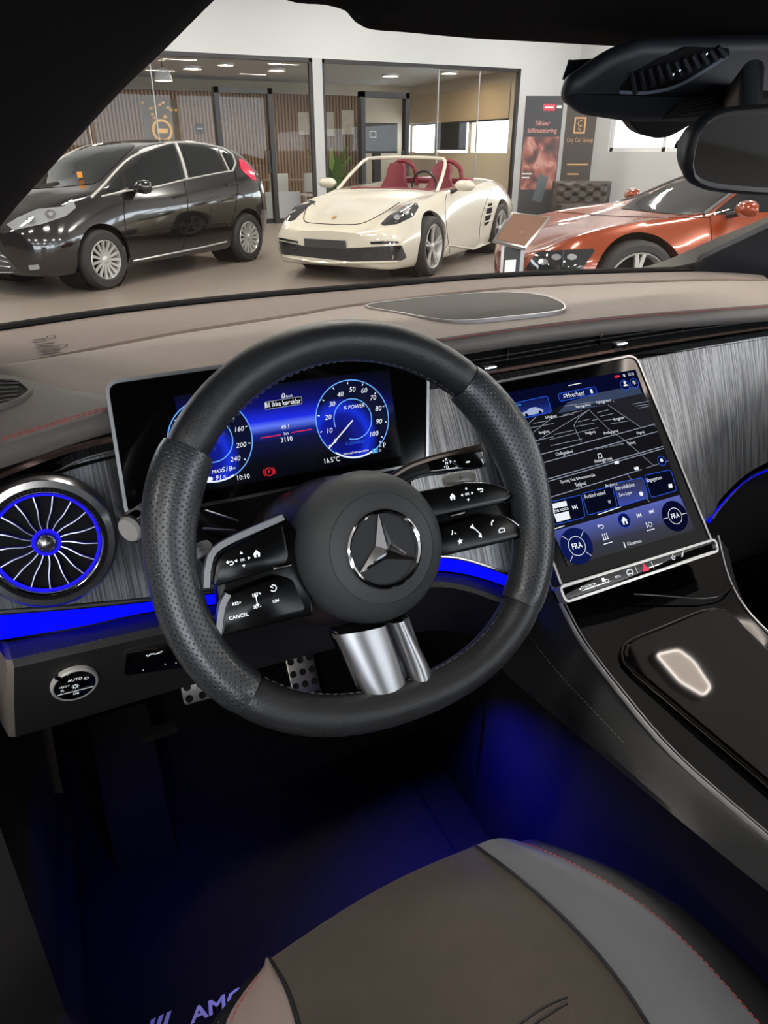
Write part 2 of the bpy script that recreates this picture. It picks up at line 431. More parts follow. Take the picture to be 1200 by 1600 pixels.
# ================================================================== our car: shell of the cabin
CX = 0.6                                   # centre line of the car
def ywind(x): return 1.25 - 0.10 * ((x - CX) / 0.72) ** 2
def at_wind(px, py):
    y = 1.2
    for _ in range(8): p = ay(px, py, y); y = ywind(p.x)
    return ay(px, py, y)
shell = thing('car_shell', 'black lined cabin shell of the car with windscreen, roof lining and dark carpet', 'car interior', (CX, 0.3, 0.0))
rowA = catmull([at_wind(*p) for p in ((-160, 546), (-80, 531), (0, 517), (200, 488), (400, 466), (550, 453), (800, 433), (1080, 424), (1180, 424))], 60)
hdr_px = [(-60, -330), (100, -230), (300, -70), (440, -2), (510, 8), (545, 20), (572, 44), (640, 51), (740, 60), (850, 66), (960, 72), (1100, 78), (1260, 84), (1420, 90)]
hdr = [ay(px, py, 0.74) for px, py in hdr_px]
# headliner: visor edge, lining, rear
hd = catp(hdr, 4)
rows = [[p + V((0, 0.03, 0.03)) for p in hd], [p + V((0, 0.012, 0.004)) for p in hd], hd, [p + V((0, -0.02, 0.004)) for p in hd], [V((p.x, 0.60, p.z + 0.012)) for p in hd],
        [V((CX + (p.x - CX) * 1.08, 0.25, 1.50)) for p in hd], [V((CX + (p.x - CX) * 1.1, -0.4, 1.515)) for p in hd], [V((CX + (p.x - CX) * 1.1, -1.3, 1.47)) for p in hd]]
mk('headliner', *loft(rows), 'headliner', shell)
rows = [[V((CX + (p.x - CX) * k, y, z)) for p in hd] for k, y, z in ((1.0, 0.80, 1.50), (1.06, 0.55, 1.535), (1.1, 0.1, 1.555), (1.1, -0.5, 1.555), (1.1, -1.3, 1.50))]
mk('roof_skin', *loft(rows), 'gloss_black', shell)
# windscreen
pl_top = [V((x, 0.80 - 0.03 * ((x - CX) / 0.5) ** 2, 1.49)) for x in [0.10 + 1.0 * i / 59 for i in range(60)]]
rows = [[a.lerp(b, t) + V((0, 0.015, 0.012)) * math.sin(math.pi * t) for a, b in zip(rowA, pl_top)] for t in [i / 8 for i in range(9)]]
mk('windscreen', *loft(rows), 'windscreen_glass', shell)
mk('windscreen_seal', *tube([p + V((0, 0.004, 0.003)) for p in rowA], 0.0065, 8), 'matte_black', shell)
mk('cowl', *loft([[p + V((0, 0.012, -0.004)) for p in rowA], [p + V((0, 0.06, -0.02)) for p in rowA], [p + V((0, 0.12, -0.05)) for p in rowA]]), 'matte_black', shell)
rows = [[V((CX + (p.x - CX) * k, p.y + dy, p.z - dz)) for p in rowA] for k, dy, dz in ((1, 0.10, 0.05), (1.02, 0.35, 0.10), (1.0, 0.8, 0.20), (0.9, 1.2, 0.36), (0.8, 1.35, 0.55))]
mk('hood', *loft(rows), 'gloss_black', shell)
# left windscreen pillar: its screen edge is seen against the hall
edge = catmull([ay(-70, 440, 1.09), ay(0, 352, 1.0), ay(60, 285, 0.95), ay(180, 152, 0.86), ay(255, 80, 0.80), ay(335, 0, 0.755), ay(420, -80, 0.72)], 24)
rows = []
for i, p in enumerate(edge):
    q = V((-0.30 + 0.16 * i / 23, 0.80 - 0.5 * i / 23, 1.02 + 0.50 * i / 23))
    mid = p.lerp(q, 0.5) + V((0.012, -0.01, 0.0))
    rows.append([p + V((0, 0.03, 0.004)), p, p.lerp(mid, 0.15) + V((0.002, -0.004, -0.002)), mid, q, q + V((-0.05, 0.05, 0.02))])
mk('windscreen_pillar', *loft(rows), 'headliner', shell)
# right pillar with the grey dotted edge band of the glass
rb = [V((1.285, 1.16, 1.085)), V((1.17, 0.97, 1.265)), V((1.02, 0.75, 1.47))]
rbn = catmull([ay(1050, 470, 1.17), ay(1082, 428, 1.17), ay(1096, 406, 1.15), ay(1200, 356, 1.05), ay(1330, 290, 0.93), ay(1480, 200, 0.80)], 20)
rows = [[p + V((-0.002, 0.02, 0)), p, p + V((0.05, -0.05, -0.012)), p + V((0.10, -0.16, -0.03)), p + V((0.16, -0.26, -0.06))] for p in rbn]
mk('windscreen_pillar', *loft(rows), 'housing', shell)
fa = catmull([ay(985, 423, 1.20), ay(1040, 407, 1.20), ay(1110, 376, 1.15), ay(1200, 338, 1.08), ay(1330, 275, 0.96)], 18)
fb = catmull([ay(1000, 424, 1.19), ay(1078, 412, 1.17), ay(1130, 392, 1.12), ay(1200, 360, 1.06), ay(1330, 296, 0.94)], 18)
mat('frit_grey', (86, 84, 80), 0.7, bump=('vor', 500, 0.4))
mk('glass_edge_band', *loft([fa, fb, [p + V((0.004, 0.01, -0.006)) for p in fb]]), 'frit_grey', shell)
# floor, toe board, sill, far door
fx = (-0.14, 0.02, 0.2, 0.38, 0.55)
rows = [[V((x, y, z)) for x in fx] for y, z in ((-1.2, 0.33), (-0.3, 0.33), (0.4, 0.33), (0.88, 0.33), (0.98, 0.36), (1.16, 0.56), (1.24, 0.75), (1.25, 1.0))]
mk('floor_carpet', *loft(rows), 'carpet', shell)
rows = [[V((x, y, 0.328)) for x in (0.50, 0.9, 1.34)] for y in (-1.2, 0.0, 1.19)]
mk('floor_carpet', *loft(rows), 'carpet', shell)
mk('toe_wall', *box2((0.5, 1.18, 0.3), (1.32, 1.24, 1.05)), 'carpet', shell)
mk('kick_panel', *loft([[V((-0.15, y, z)) for z in (0.30, 0.5, 0.8, 1.0)] for y in (0.62, 0.8, 1.0, 1.25)]), 'carpet', shell)
mk('door_sill', *bevel_box((-0.20, 0.0, 0.36), (0.14, 2.0, 0.10), 0.02), 'carpet', shell)
mk('door_panel', *bevel_box((-0.33, -0.25, 0.66), (0.08, 1.7, 0.70), 0.03), 'door_black', shell)
mk('door_panel', *bevel_box((1.36, 0.0, 0.70), (0.08, 2.3, 0.78), 0.03), 'soft_black', shell)
mk('bulkhead', *bevel_box((CX, -1.25, 0.75), (1.5, 0.12, 0.9), 0.04), 'soft_black', shell)
mk('footrest', *bevel_box((-0.03, 0.94, 0.42), (0.10, 0.05, 0.26), 0.012, Matrix.Rotation(R(-38), 3, 'X')), 'carpet', shell)

# ================================================================== dashboard
dash = thing('dashboard', 'wide dashboard with brown grey suede top, dark leather and blue light strip', 'dashboard', (CX, 0.9, 0.82))
ZT = 1.13
B_px = [(-80, 590), (0, 572), (153, 541), (300, 514), (460, 490), (560, 474), (800, 448), (1083, 436), (1200, 436)]
C_px = [(-80, 575), (0, 584), (60, 597), (120, 614), (165, 628), (300, 605), (450, 570), (600, 545), (690, 531), (780, 518), (880, 505), (1000, 493), (1200, 478), (1330, 470)]
rowB = catmull([az(px, py, ZT + 0.004) for px, py in B_px], 60)
rowC0 = [az(px, py, ZT) for px, py in C_px]
rowC = catmull(rowC0, 60)
mk('defrost_ledge', *loft([rowA, [a.lerp(b, 0.5) + V((0, 0, 0.002)) for a, b in zip(rowA, rowB)], rowB, [p + V((0, -0.003, -0.003)) for p in rowB]]), 'suede_strip', dash)
rows = [[p + V((0, -0.003, -0.0035)) for p in rowB]] + [[a.lerp(b, t) + V((0, 0, 0.0035 * math.sin(math.pi * t))) for a, b in zip(rowB, rowC)] for t in (0.15, 0.35, 0.55, 0.75, 0.9, 1.0)]
mk('dash_pad', *loft(rows), 'suede', dash)
# front roll of dark leather, stitched
D_px = [(-80, 712, .665), (0, 689, .68), (80, 665, .70), (165, 640, .72), (300, 608, .76), (450, 575, .80), (600, 548, .83), (690, 532, .845), (780, 519, .85), (880, 506, .85), (1000, 494, .85), (1200, 479, .85), (1330, 471, .85)]
rowD = catmull([az(px, py, ZT - 0.001) for px, py, y in D_px], 60)
rowCs = rowC
def off(row, dy, dz): return [p + V((0, dy, dz)) for p in row]
rows = [rowCs, [a.lerp(b, 0.5) + V((0, 0, 0.003)) for a, b in zip(rowCs, rowD)], rowD, off(rowD, -0.006, -0.0025), off(rowD, -0.010, -0.008), off(rowD, -0.010, -0.016), off(rowD, -0.005, -0.023), off(rowD, 0.010, -0.027), off(rowD, 0.05, -0.029)]
mk('padded_roll', *loft(rows), 'roll_leather', dash)
for dy in (-0.0035, 0.0035):
    dashes(off(rowD, dy, 0.0012), 0.0048, 0.0018, 0.0006, 4).mk('stitching', 'thread_red', dash, kind='stuff')
# centre speaker
PT = Plane((CX, 0.95, ZT + 0.0075), (1, 0, 0), (0, 1, 0))
sp = [PT.loc(*p) for p in ((572, 477), (640, 467), (720, 460), (795, 457), (845, 461), (872, 470), (882, 479), (870, 486), (800, 494), (730, 500), (690, 499), (630, 489))]
spo = [(q.x, q.y) for q in catmull([V((*p, 0)) for p in sp], 48, True)]
s_ = mk('speaker_grille', *plate(PT, spo, -0.012, 0.0, 0.001), 'speaker_cloth', dash)
mk('speaker_rim', *ringplate(PT, inset(spo, -0.0022), inset(spo, 0.0002), -0.012, 0.0006), 'satin_chrome', s_)
# printed marks on the ledge
b_ = B(); PL = Plane((0, 1.0, ZT + 0.0062), (1, 0, 0), (0, 1, 0))
for i, (px, py) in enumerate([(56, 531), (66, 530), (60, 538), (70, 537), (80, 536), (63, 545), (74, 543), (84, 542), (70, 550), (80, 549), (90, 547)]):
    u, v = PL.loc(px, py); b_.add(flat(PL, [(u - .004, v - .004), (u + .004, v - .004), (u + .004, v + .004), (u - .004, v + .004)], 0))
for px, py in ((80, 526), (98, 540)):
    u, v = PL.loc(px, py); b_.add(band(PL, circ(u, v, .0055, .008, 16), .0022, 0, True))
b_.mk('ledge_print', 'print_dark', dash)
# side demister vent in the dash top
vent_px = [(-40, 596), (0, 594), (28, 597), (46, 612), (30, 624), (0, 634), (-40, 642)]
PV = Plane((-0.05, 0.8, ZT + 0.0045), (1, 0, 0), (0, 1, 0))
vo = roundpoly([PV.loc(*p) for p in vent_px], 0.008)
v_ = mk('demister_vent', *plate(PV, vo, -0.008, 0.0003, 0.0), 'matte_black', dash)
mk('vent_rim', *ringplate(PV, inset(vo, -0.004), vo, -0.008, 0.002), 'roll_leather', v_)
for i in range(5):
    a = PV.loc(-30, 601 + i * 8); b = PV.loc(30 - i, 600 + i * 6.0)
    mk('vent_slat', *tube([PV.pt(*a, 0.001), PV.pt(*b, 0.001)], 0.0011, 5), 'roll_leather', v_)
# vent slot, rose strip
S_px = [(-60, 770, .655), (0, 742, .672), (80, 712, .692), (165, 688, .712), (400, 640, .775), (600, 606, .82), (745, 584, .835), (880, 561, .84), (960, 547, .842), (1080, 528, .843), (1200, 511, .843), (1330, 493, .843)]
rowS = catmull([ay(*p) for p in S_px], 60)
mk('slot_back', *loft([off(rowS, 0.05, 0.022), off(rowS, 0.05, -0.02), off(rowS, 0.004, -0.022)]), 'matte_black', dash)
mk('rose_strip', *sweep([(-.003, -.0022), (.003, -.0022), (.003, .0022), (-.003, .0022)], rowS, up=(0, 0, 1)), 'rose_metal', dash)
for dz in (0.008, 0.015): mk('slot_slat', *sweep([(-.006, -.0006), (.006, -.0006), (.006, .0006), (-.006, .0006)], off(rowS, 0.022, dz), up=(0, 0, 1)), 'soft_black', dash)
for px, py in ((790, 552), (935, 528), (700, 585), (1065, 505)):
    p = ay(px, py, 0.862); mk('slot_vane', *box(p, (0.002, 0.012, 0.02)), 'dark_chrome', dash)
for px, py in ((763, 576), (968, 539)):
    p = ay(px, py, 0.834); mk('vent_tab', *bevel_box(p, (0.022, 0.014, 0.011), 0.003), 'chrome', dash)
# fascia panel with fine vertical lines
PAIR = [((-60, 812, .665), (-60, 962, .64)), ((0, 778, .685), (0, 953, .655)), ((80, 742, .705), (120, 943, .665)), ((165, 708, .725), (240, 932, .675)), ((400, 658, .785), (400, 912, .69)), ((600, 622, .825), (600, 880, .70)),
        ((690, 606, .835), (690, 866, .715)), ((770, 596, .84), (785, 891, .70)), ((880, 578, .845), (880, 925, .68)), ((990, 562, .85), (1000, 890, .68)), ((1080, 545, .85), (1106, 815, .725)), ((1130, 537, .85), (1130, 775, .755)), ((1200, 525, .85), (1200, 722, .785)), ((1340, 505, .85), (1340, 685, .80))]
rT = catp([ay(*a) for a, b in PAIR], 5); rB = catp([ay(*b) for a, b in PAIR], 5)
rows = [off(rT, 0.02, 0.003)] + [[a.lerp(b, t) + V((0, -0.006 * math.sin(math.pi * t), 0)) for a, b in zip(rT, rB)] for t in (0, .2, .4, .6, .8, 1.0)] + [off(rB, 0.03, -0.002)]
mk('fascia_panel', *loft(rows), 'pinstripe_trim', dash)
mk('fascia_edge', *tube(off(rT[:26], -0.001, 0.001), 0.0014, 6), 'silver', dash)
# chrome line and blue light guide under the panel, left of and right of the column
low = catp([ay(-60, 963, .64), ay(0, 955, .655), ay(120, 946, .665), ay(240, 934, .675), ay(400, 914, .69), ay(560, 888, .70), ay(690, 868, .712), ay(785, 893, .70), ay(850, 925, .69)], 5)
mk('chrome_line', *tube(off(low, -0.003, 0), 0.0024, 7), 'satin_chrome', dash)
lowb = catp([ay(-60, 1012, .658), ay(0, 1000, .668), ay(120, 980, .68), ay(240, 955, .688), ay(400, 936, .70), ay(560, 908, .71), ay(690, 892, .722), ay(785, 914, .712), ay(850, 945, .70)], 5)
mk('light_guide', *loft([off(low, 0.003, -0.001), [a.lerp(b, .5) + V((0, .004, 0)) for a, b in zip(low, lowb)], lowb]), 'blue_guide', dash)
# blue glow line along the far edge of the panel
arc = catmull([ay(1112, 812, .715), ay(1128, 790, .745), ay(1160, 757, .77), ay(1200, 732, .785), ay(1330, 694, .80)], 16)
mk('light_guide', *tube(off(arc, 0.004, -0.006), 0.0022, 6), 'blue_guide', dash)
mk('chrome_line', *tube(off(arc, -0.002, 0.002), 0.0016, 6), 'satin_chrome', dash)
mk('glovebox_panel', *loft([off(arc, 0.01, -0.012), off(arc, 0.02, -0.10), off(arc, 0.06, -0.25)]), 'soft_black', dash)
# knee panel
kn = [((12, 1003, .668), (20, 1037, .60), (24, 1152, .62)), ((120, 982, .68), (120, 1014, .605), (140, 1118, .63)), ((240, 957, .688), (250, 985, .615), (290, 1073, .64)), ((400, 938, .70), (400, 957, .63), (420, 1040, .66)), ((560, 910, .71), (560, 930, .645), (560, 1005, .69)),
      ((690, 894, .722), (690, 912, .66), (690, 985, .71)), ((785, 916, .712), (785, 938, .655), (790, 1010, .70)), ((850, 947, .70), (850, 970, .645), (850, 1040, .69))]
k1, k2, k3 = (catp([ay(*t[i]) for t in kn], 5) for i in range(3))
mk('knee_panel', *loft([k1, [a.lerp(b, .6) + V((0, 0, .003)) for a, b in zip(k1, k2)], off(k2, 0.004, 0.001), off(k2, 0, -.005), [a.lerp(b, .5) + V((0, -.004, 0)) for a, b in zip(k2, k3)], k3, off(k3, 0.03, -0.008), off(k3, 0.2, 0.03)]), 'leather_low', dash)
e0 = [k1[0], k2[0] + V((0, 0.004, 0.001)), k2[0] + V((0, 0, -.005)), (k2[0] + k3[0]) / 2, k3[0]]
mk('end_trim', *loft([e0, [p + V((-.006, .004, 0)) for p in e0], [p + V((-.02, .05, 0)) for p in e0]]), 'roll_leather', dash)
dashes(off(k2[:16], 0.003, 0.0022), 0.004, 0.0016, 0.0005, 4).mk('stitching', 'thread_dark', dash, kind='stuff')
# light switch
kc = (ay(20, 1037, .60) + ay(250, 985, .615) + ay(24, 1152, .62) + ay(290, 1073, .64)) / 4
e1 = (ay(250, 985, .615) - ay(20, 1037, .60)).normalized(); e2 = (ay(20, 1037, .60) - ay(24, 1152, .62)).normalized()
PK = Plane(hit(115, 1062, kc, e1.cross(e2)), e1, e2)
lc = PK.loc(115, 1062, 0.01)
ls = mk('light_switch', *lathe([(0.0, 0.0085), (0.0178, 0.0085), (0.019, 0.0075), (0.0195, 0.0), (0.0195, -0.006)], PK.pt(0, 0), PK.n, 40), 'gloss_black', dash)
mk('knurled_ring', *lathe([(0.0188, 0.0078), (0.0200, 0.0084), (0.0215, 0.0070), (0.0222, -0.004)], PK.pt(0, 0), PK.n, 60), 'silver_paint', ls)
mk('switch_well', *lathe([(0.0222, 0.001), (0.026, 0.0012), (0.028, 0.0)], PK.pt(0, 0), PK.n, 40), 'matte_black', ls)
b_ = B(); h = 0.0090; PK0 = PK; K_ = 0.78
class _S:
    def pt(s, u, v, h=0): return PK0.pt(u * K_, v * K_, h)
PK = _S()
b_.add(text_vf('AUTO', PK, 0.0, 0.0125, h, 0.006)); b_.add(text_vf('ID', PK, 0.013, 0.010, h, 0.006)); b_.add(text_vf('=DO=', PK, -0.0125, 0.004, h, 0.0045)); b_.add(text_vf('P:', PK, -0.015, -0.0025, h, 0.006)); b_.add(text_vf('O#', PK, 0.0, -0.013, h, 0.005))
b_.add(band(PK, circ(0, 0, .0024, n=14), .0007, h, True)); b_.add(band(PK, [(-.021, -.0082), (.021, -.0082)], .0007, h))
for a in range(0, 360, 45): b_.add(band(PK, [(.0032 * math.cos(R(a)), .0032 * math.sin(R(a))), (.0044 * math.cos(R(a)), .0044 * math.sin(R(a)))], .0006, h))
b_.mk('switch_print', 'print_white', ls, kind='stuff'); PK = PK0
mk('pointer_notch', *box(PK.pt(-0.014, 0.0160, 0.006), (0.005, 0.005, 0.004), Matrix.Rotation(R(40), 3, 'Y')), 'chrome', ls)
# switch recess beside it
rc = roundpoly([PK.loc(*p) for p in ((196, 1014), (300, 990), (300, 1038), (192, 1052))], 0.006)
rp_ = mk('switch_bank', *plate(PK, rc, -0.004, 0.0042, 0.001), 'gloss_black', dash)
mk('bank_rim', *ringplate(PK, inset(rc, -0.003), rc, -0.004, 0.005), 'leather_low', rp_)
b_ = B(); u, v = PK.loc(239, 1017); b_.add(band(PK, [(u - .008, v + .001), (u - .006, v - .001), (u - .003, v + .0012), (u + .002, v - .0006), (u + .008, v + .001)], .0012, 0.0046))
for px, py in ((256, 1033), (273, 1031), (222, 1042)):
    u, v = PK.loc(px, py); b_.add(flat(PK, circ(u, v, .0006, n=8), 0.0046))
b_.mk('bank_print', 'print_white', rp_)
# round turbine vent
PR = tilt_plane(ay(73, 846, 0.652), 14)
ctr = (0, 0); rpx = 0.0585
rv = mk('round_vent', *lathe([(0.046, 0.004), (0.0475, 0.010), (0.052, 0.0125), (0.0585, 0.011), (0.0615, 0.006), (0.062, -0.02)], PR.o, PR.n, 64), 'satin_chrome', dash)
mk('vent_well', *lathe([(0.0, 0.0003), (0.044, 0.0003), (0.046, 0.004)], PR.o, PR.n, 48), 'matte_black', rv)
b_ = B()
for k in range(90):
    a = 2 * math.pi * k / 90; p = PR.pt(0.0505 * math.cos(a), 0.0505 * math.sin(a), 0.0122); b_.add(box(p, (0.0012, 0.0012, 0.0022)))
b_.mk('knurling', 'dark_chrome', rv)
mk('knurl_band', *lathe([(0.0485, 0.0115), (0.0505, 0.0128), (0.0528, 0.0128)], PR.o, PR.n, 64), 'matte_black', rv)
mk('glow_ring', *lathe([(0.0437, 0.0050), (0.0448, 0.0075), (0.0466, 0.0078)], PR.o, PR.n, 64), 'blue_ring', rv)
mk('bright_ring', *lathe([(0.0462, 0.0078), (0.0475, 0.0102), (0.0488, 0.011)], PR.o, PR.n, 64), 'chrome', rv)
mat('blade_metal', (150, 148, 160), 0.25, 0.9, emit=(20, 20, 190), es=0.10)  # faint blue glow put into the blade metal as emission
for k in range(17):
    a = R(90 + k * 360 / 17 + 4)
    pts = [PR.pt(r * math.cos(a + s), r * math.sin(a + s), hh) for r, s, hh in ((0.011, 0.06, 0.003), (0.02, 0.05, 0.004), (0.031, -0.02, 0.005), (0.0437, -0.01, 0.005))]
    mk('vane', *sweep([(-.0008, -.004), (.0008, -.004), (.0005, .001), (-.0005, .001)], catmull(pts, 9), up=PR.n), 'blade_metal', rv)
mk('hub_glow', *lathe([(0.0, 0.001), (0.0118, 0.001), (0.0128, 0.004), (0.0105, 0.007)], PR.o, PR.n, 32), 'blue_ring', rv)
n = 36; prof = [(0.0, 0.013), (0.003, 0.0125), (0.0065, 0.011), (0.0095, 0.008), (0.0102, 0.004)]
rows = []
for k in range(n):
    t = 2 * math.pi * k / n; f = 1.0 if k % 2 else 0.88
    rows.append([PR.pt(r * f * math.cos(t), r * f * math.sin(t), hh) for r, hh in prof])
mk('hub_cap', *loft(rows, ring=True), 'satin_chrome', rv)
# ================================================================== instrument display
def zz(x0, y0, sc_): return lambda zx, zy: (x0 + zx * sc_, y0 + zy * sc_)
PC = tilt_plane((0.2, 0.70, 1.1), 20)
inst = thing('instrument_display', 'wide black driver display with two round blue dials behind the steering wheel', 'display', PC.pt(0, -0.08))
oc = roundpoly([PC.loc(*p) for p in ((166, 599), (668, 527), (666, 722), (200, 811))], [0.012, 0.008, 0.008, 0.012], 7)
mk('housing', *plate(PC, oc, -0.03, -0.0005, 0.001), 'matte_black', inst)
mk('screen_glass', *flat(PC, inset(oc, 0.002), 0.0), 'screen_black', inst)
mk('silver_frame', *ringplate(PC, inset(oc, -0.0022), inset(oc, 0.0012), -0.012, 0.002), 'satin_chrome', inst)
a0 = PC.loc(606, 577); a1 = PC.loc(606, 716); uL = PC.loc(285, 690)[0]; uR = a0[0] + 0.001
pic = [(uL, a1[1]), (uR, a1[1]), (uR, a0[1]), (uL, a0[1])]
scn = mk('lit_picture', *flat(PC, pic, 0.0004), 'cluster_sky', inst, uv=[(0, 0), (1, 0), (1, 1), (0, 1)])
rc_ = PC.loc(551, 655); rr = PC.loc(606, 648)[0] - rc_[0]
lcx = PC.loc(395, 690)[0] - rr; lc_ = (lcx, rc_[1])
for c in (rc_, lc_):
    P = circ(*c, rr, n=48); mk('dial_face', *flat(PC, P, 0.0006), 'dial_face', inst, uv=[((x - c[0]) / rr * .5 + .5, (y - c[1]) / rr * .5 + .5) for x, y in P])
    b_ = B(); b_.add(band(PC, P, 0.0011, 0.0010, True)); b_.mk('dial_ring', 'px_cyan', inst)
    b_ = B(); b_.add(band(PC, circ(*c, rr * .52, n=40, a0=-110, a1=195), 0.0011, 0.0010)); b_.mk('power_arc', 'px_cyan', inst)
    b_ = B()
    for k in range(11):
        a = R(218 - k * 25.6); b_.add(band(PC, [(c[0] + rr * q * math.cos(a), c[1] + rr * q * math.sin(a)) for q in (.90, .955)], .0009, .0010))
    b_.mk('tick_marks', 'px_white', inst, kind='stuff')
    b_ = B(); b_.add(band(PC, circ(*c, rr * .985, n=14, a0=-128, a1=-66), 0.0016, 0.0012)); b_.mk('charge_bar', 'px_white', inst)
q = zz(300, 540, 1 / 3)
mk('needle', *band(PC, [PC.loc(*q(752, 350)), PC.loc(*q(640, 482))], 0.0014, 0.0013), 'px_white', inst)
def txt(pl, items, m, parent, name='screen_text', h=0.0013, **k):
    b_ = B()
    for s, (px, py), hp in items: b_.add(textpx(s, pl, px, py, hp, h, **k))
    return b_.mk(name, m, parent, smooth=0, kind='stuff')
txt(PC, [('10', q(640, 400), 8), ('20', q(635, 337), 8), ('30', q(653, 275), 8), ('40', q(692, 230), 8), ('50', q(748, 207), 8), ('60', q(803, 212), 8), ('70', q(845, 246), 8), ('80', q(870, 296), 8), ('90', q(873, 357), 8), ('100', q(848, 415), 8), ('0', q(668, 448), 7),
         ('120', q(172, 338), 8), ('160', q(217, 393), 8), ('200', q(228, 467), 8), ('240', q(200, 532), 8), ('% POWER', q(757, 287), 6), ('0', q(424, 238), 9), ('km/h', q(453, 237), 4)], 'px_white', inst, 'dial_numbers', shear=0.25)
txt(PC, [('Bil ikke k\u00f8reklar', q(425, 270), 8)], 'px_white', inst, 'warning_text', sx=0.82, bold=0.008)
txt(PC, [('49.1', q(437, 383), 7), ('km', q(440, 412), 5), ('3110', q(442, 440), 8), ('10:10', q(238, 617), 8), ('16.5\u00b0C', q(653, 537), 8), ('P', q(900, 467), 8), ('R', q(881, 453), 4), ('N', q(881, 472), 4), ('D', q(881, 491), 4), ('Normal rekuperation', q(768, 499), 4.0)], 'px_white', inst, sx=0.9)
txt(PC, [('km', q(68, 598), 4), ('MAX', q(116, 590), 6), ('518', q(160, 580), 8), ('km', q(192, 574), 4), ('91', q(122, 620), 8), ('%', q(151, 615), 5)], 'px_white', inst, 'range_text', shear=0.25)
txt(PC, [('% CHARGE', q(762, 455), 5)], 'px_blue', inst, 'charge_text', shear=0.25)
b_ = B(); b_.add(band(PC, roundpoly([PC.loc(*q(*p)) for p in ((340, 265), (512, 239), (514, 273), (342, 301))], .002), .0006, .0012, True)); b_.mk('message_frame', 'px_dim', inst)
mk('message_box', *flat(PC, roundpoly([PC.loc(*q(*p)) for p in ((340, 265), (512, 239), (514, 273), (342, 301))], .002), 0.0009), 'px_black', inst)
b_ = B()
for a, c in (((320, 434), (415, 418)), ((465, 408), (558, 392))): b_.add(band(PC, [PC.loc(*q(*a)), PC.loc(*q(*c))], .0009, .0012))
b_.mk('red_dash', 'px_red', inst)
b_ = B(); u, v = PC.loc(*q(361, 591)); b_.add(band(PC, circ(u, v, .0042, n=22), .0008, .0012, True)); b_.add(text_vf('P', PC, u, v, .0012, .0062))
for s in (0, 180): b_.add(band(PC, circ(u, v, .0060, n=9, a0=s - 38, a1=s + 38), .0008, .0012))
b_.mk('brake_warning', 'px_red', inst)
b_ = B(); b_.add(flat(PC, [PC.loc(*q(*p)) for p in ((842, 485), (870, 478), (871, 501), (843, 507))], .0009)); b_.mk('gear_box', 'px_teal', inst)
txt(PC, [('C', q(856, 493), 5)], 'px_white', inst)
b_ = B(); u, v = PC.loc(*q(80, 626)); b_.add(flat(PC, roundpoly([(u - .004, v - .002), (u + .003, v - .002), (u + .004, v + .001), (u + .001, v + .0025), (u - .003, v + .0025)], .001), .0012)); b_.mk('charge_icon', 'px_white', inst)

# ================================================================== central touchscreen
PS = tilt_plane((0.55, 0.75, 1.0), 40)
cs = thing('touchscreen', 'tall portrait touchscreen showing a street map above blue shortcut tiles', 'display', PS.pt(0.1, -0.2))
oo = [PS.loc(*p) for p in ((764, 601), (992, 556), (1110, 846), (877, 914))]
os_ = roundpoly(oo, [0.012, 0.016, 0.004, 0.004], 8)
mk('housing', *plate(PS, os_, -0.02, -0.0005, 0.001), 'matte_black', cs)
mk('screen_glass', *flat(PS, inset(os_, 0.002), 0.0), 'screen_black', cs)
mk('silver_frame', *ringplate(PS, inset(os_, -0.0026), inset(os_, 0.0008), -0.014, 0.002), 'silver', cs)
z6 = zz(760, 540, 380 / 1200)
def L6(*pts): return [PS.loc(*z6(*p)) for p in pts]
mk('map_picture', *flat(PS, L6((92, 235), (735, 118), (965, 752), (318, 920)), .0003), 'px_map', cs)
mk('map_sky', *flat(PS, L6((92, 235), (735, 118), (768, 232), (365, 300), (175, 378), (130, 330)), .0005), 'px_deep', cs)
mk('map_horizon', *flat(PS, L6((560, 232), (750, 195), (775, 262), (350, 335), (400, 280)), .0006), 'px_sky', cs)
mk('map_ground', *flat(PS, L6((480, 300), (775, 235), (830, 385), (760, 400), (600, 295)), .0007), 'px_ground', cs)
roads = [[(240, 545), (830, 388)], [(255, 585), (842, 425)], [(280, 665), (870, 498)], [(283, 677), (872, 508)], [(295, 755), (765, 612)], [(785, 605), (897, 570)], [(217, 490), (300, 440), (500, 320)], [(188, 402), (245, 352)], [(205, 448), (330, 352)],
         [(503, 318), (450, 360), (430, 395), (445, 432), (468, 478)], [(505, 318), (600, 412), (690, 475), (822, 592)], [(598, 294), (680, 350), (757, 402)], [(310, 465), (550, 405)], [(315, 495), (470, 462)], [(230, 385), (300, 372)], [(200, 410), (330, 385)], [(440, 400), (532, 383)], [(450, 378), (512, 362)],
         [(545, 332), (600, 318)], [(560, 350), (625, 336)], [(572, 373), (690, 352)], [(610, 388), (700, 372)], [(380, 300), (610, 268)], [(620, 270), (630, 280)], [(695, 638), (805, 775)], [(720, 290), (800, 275)], [(735, 300), (800, 290)], [(750, 310), (800, 300)], [(820, 385), (832, 400)], [(370, 345), (470, 322)], [(320, 360), (430, 338)], [(330, 440), (430, 418)], [(245, 470), (330, 450)], [(232, 490), (262, 486)], [(520, 370), (545, 365)], [(300, 810), (380, 885)]]
for r_ in roads[:-1]:
    mk('map_road', *band(PS, L6(*r_), .0011 if r_[0][0] < 310 and r_[0][1] > 500 else .0007, .0009), 'px_dim', cs)
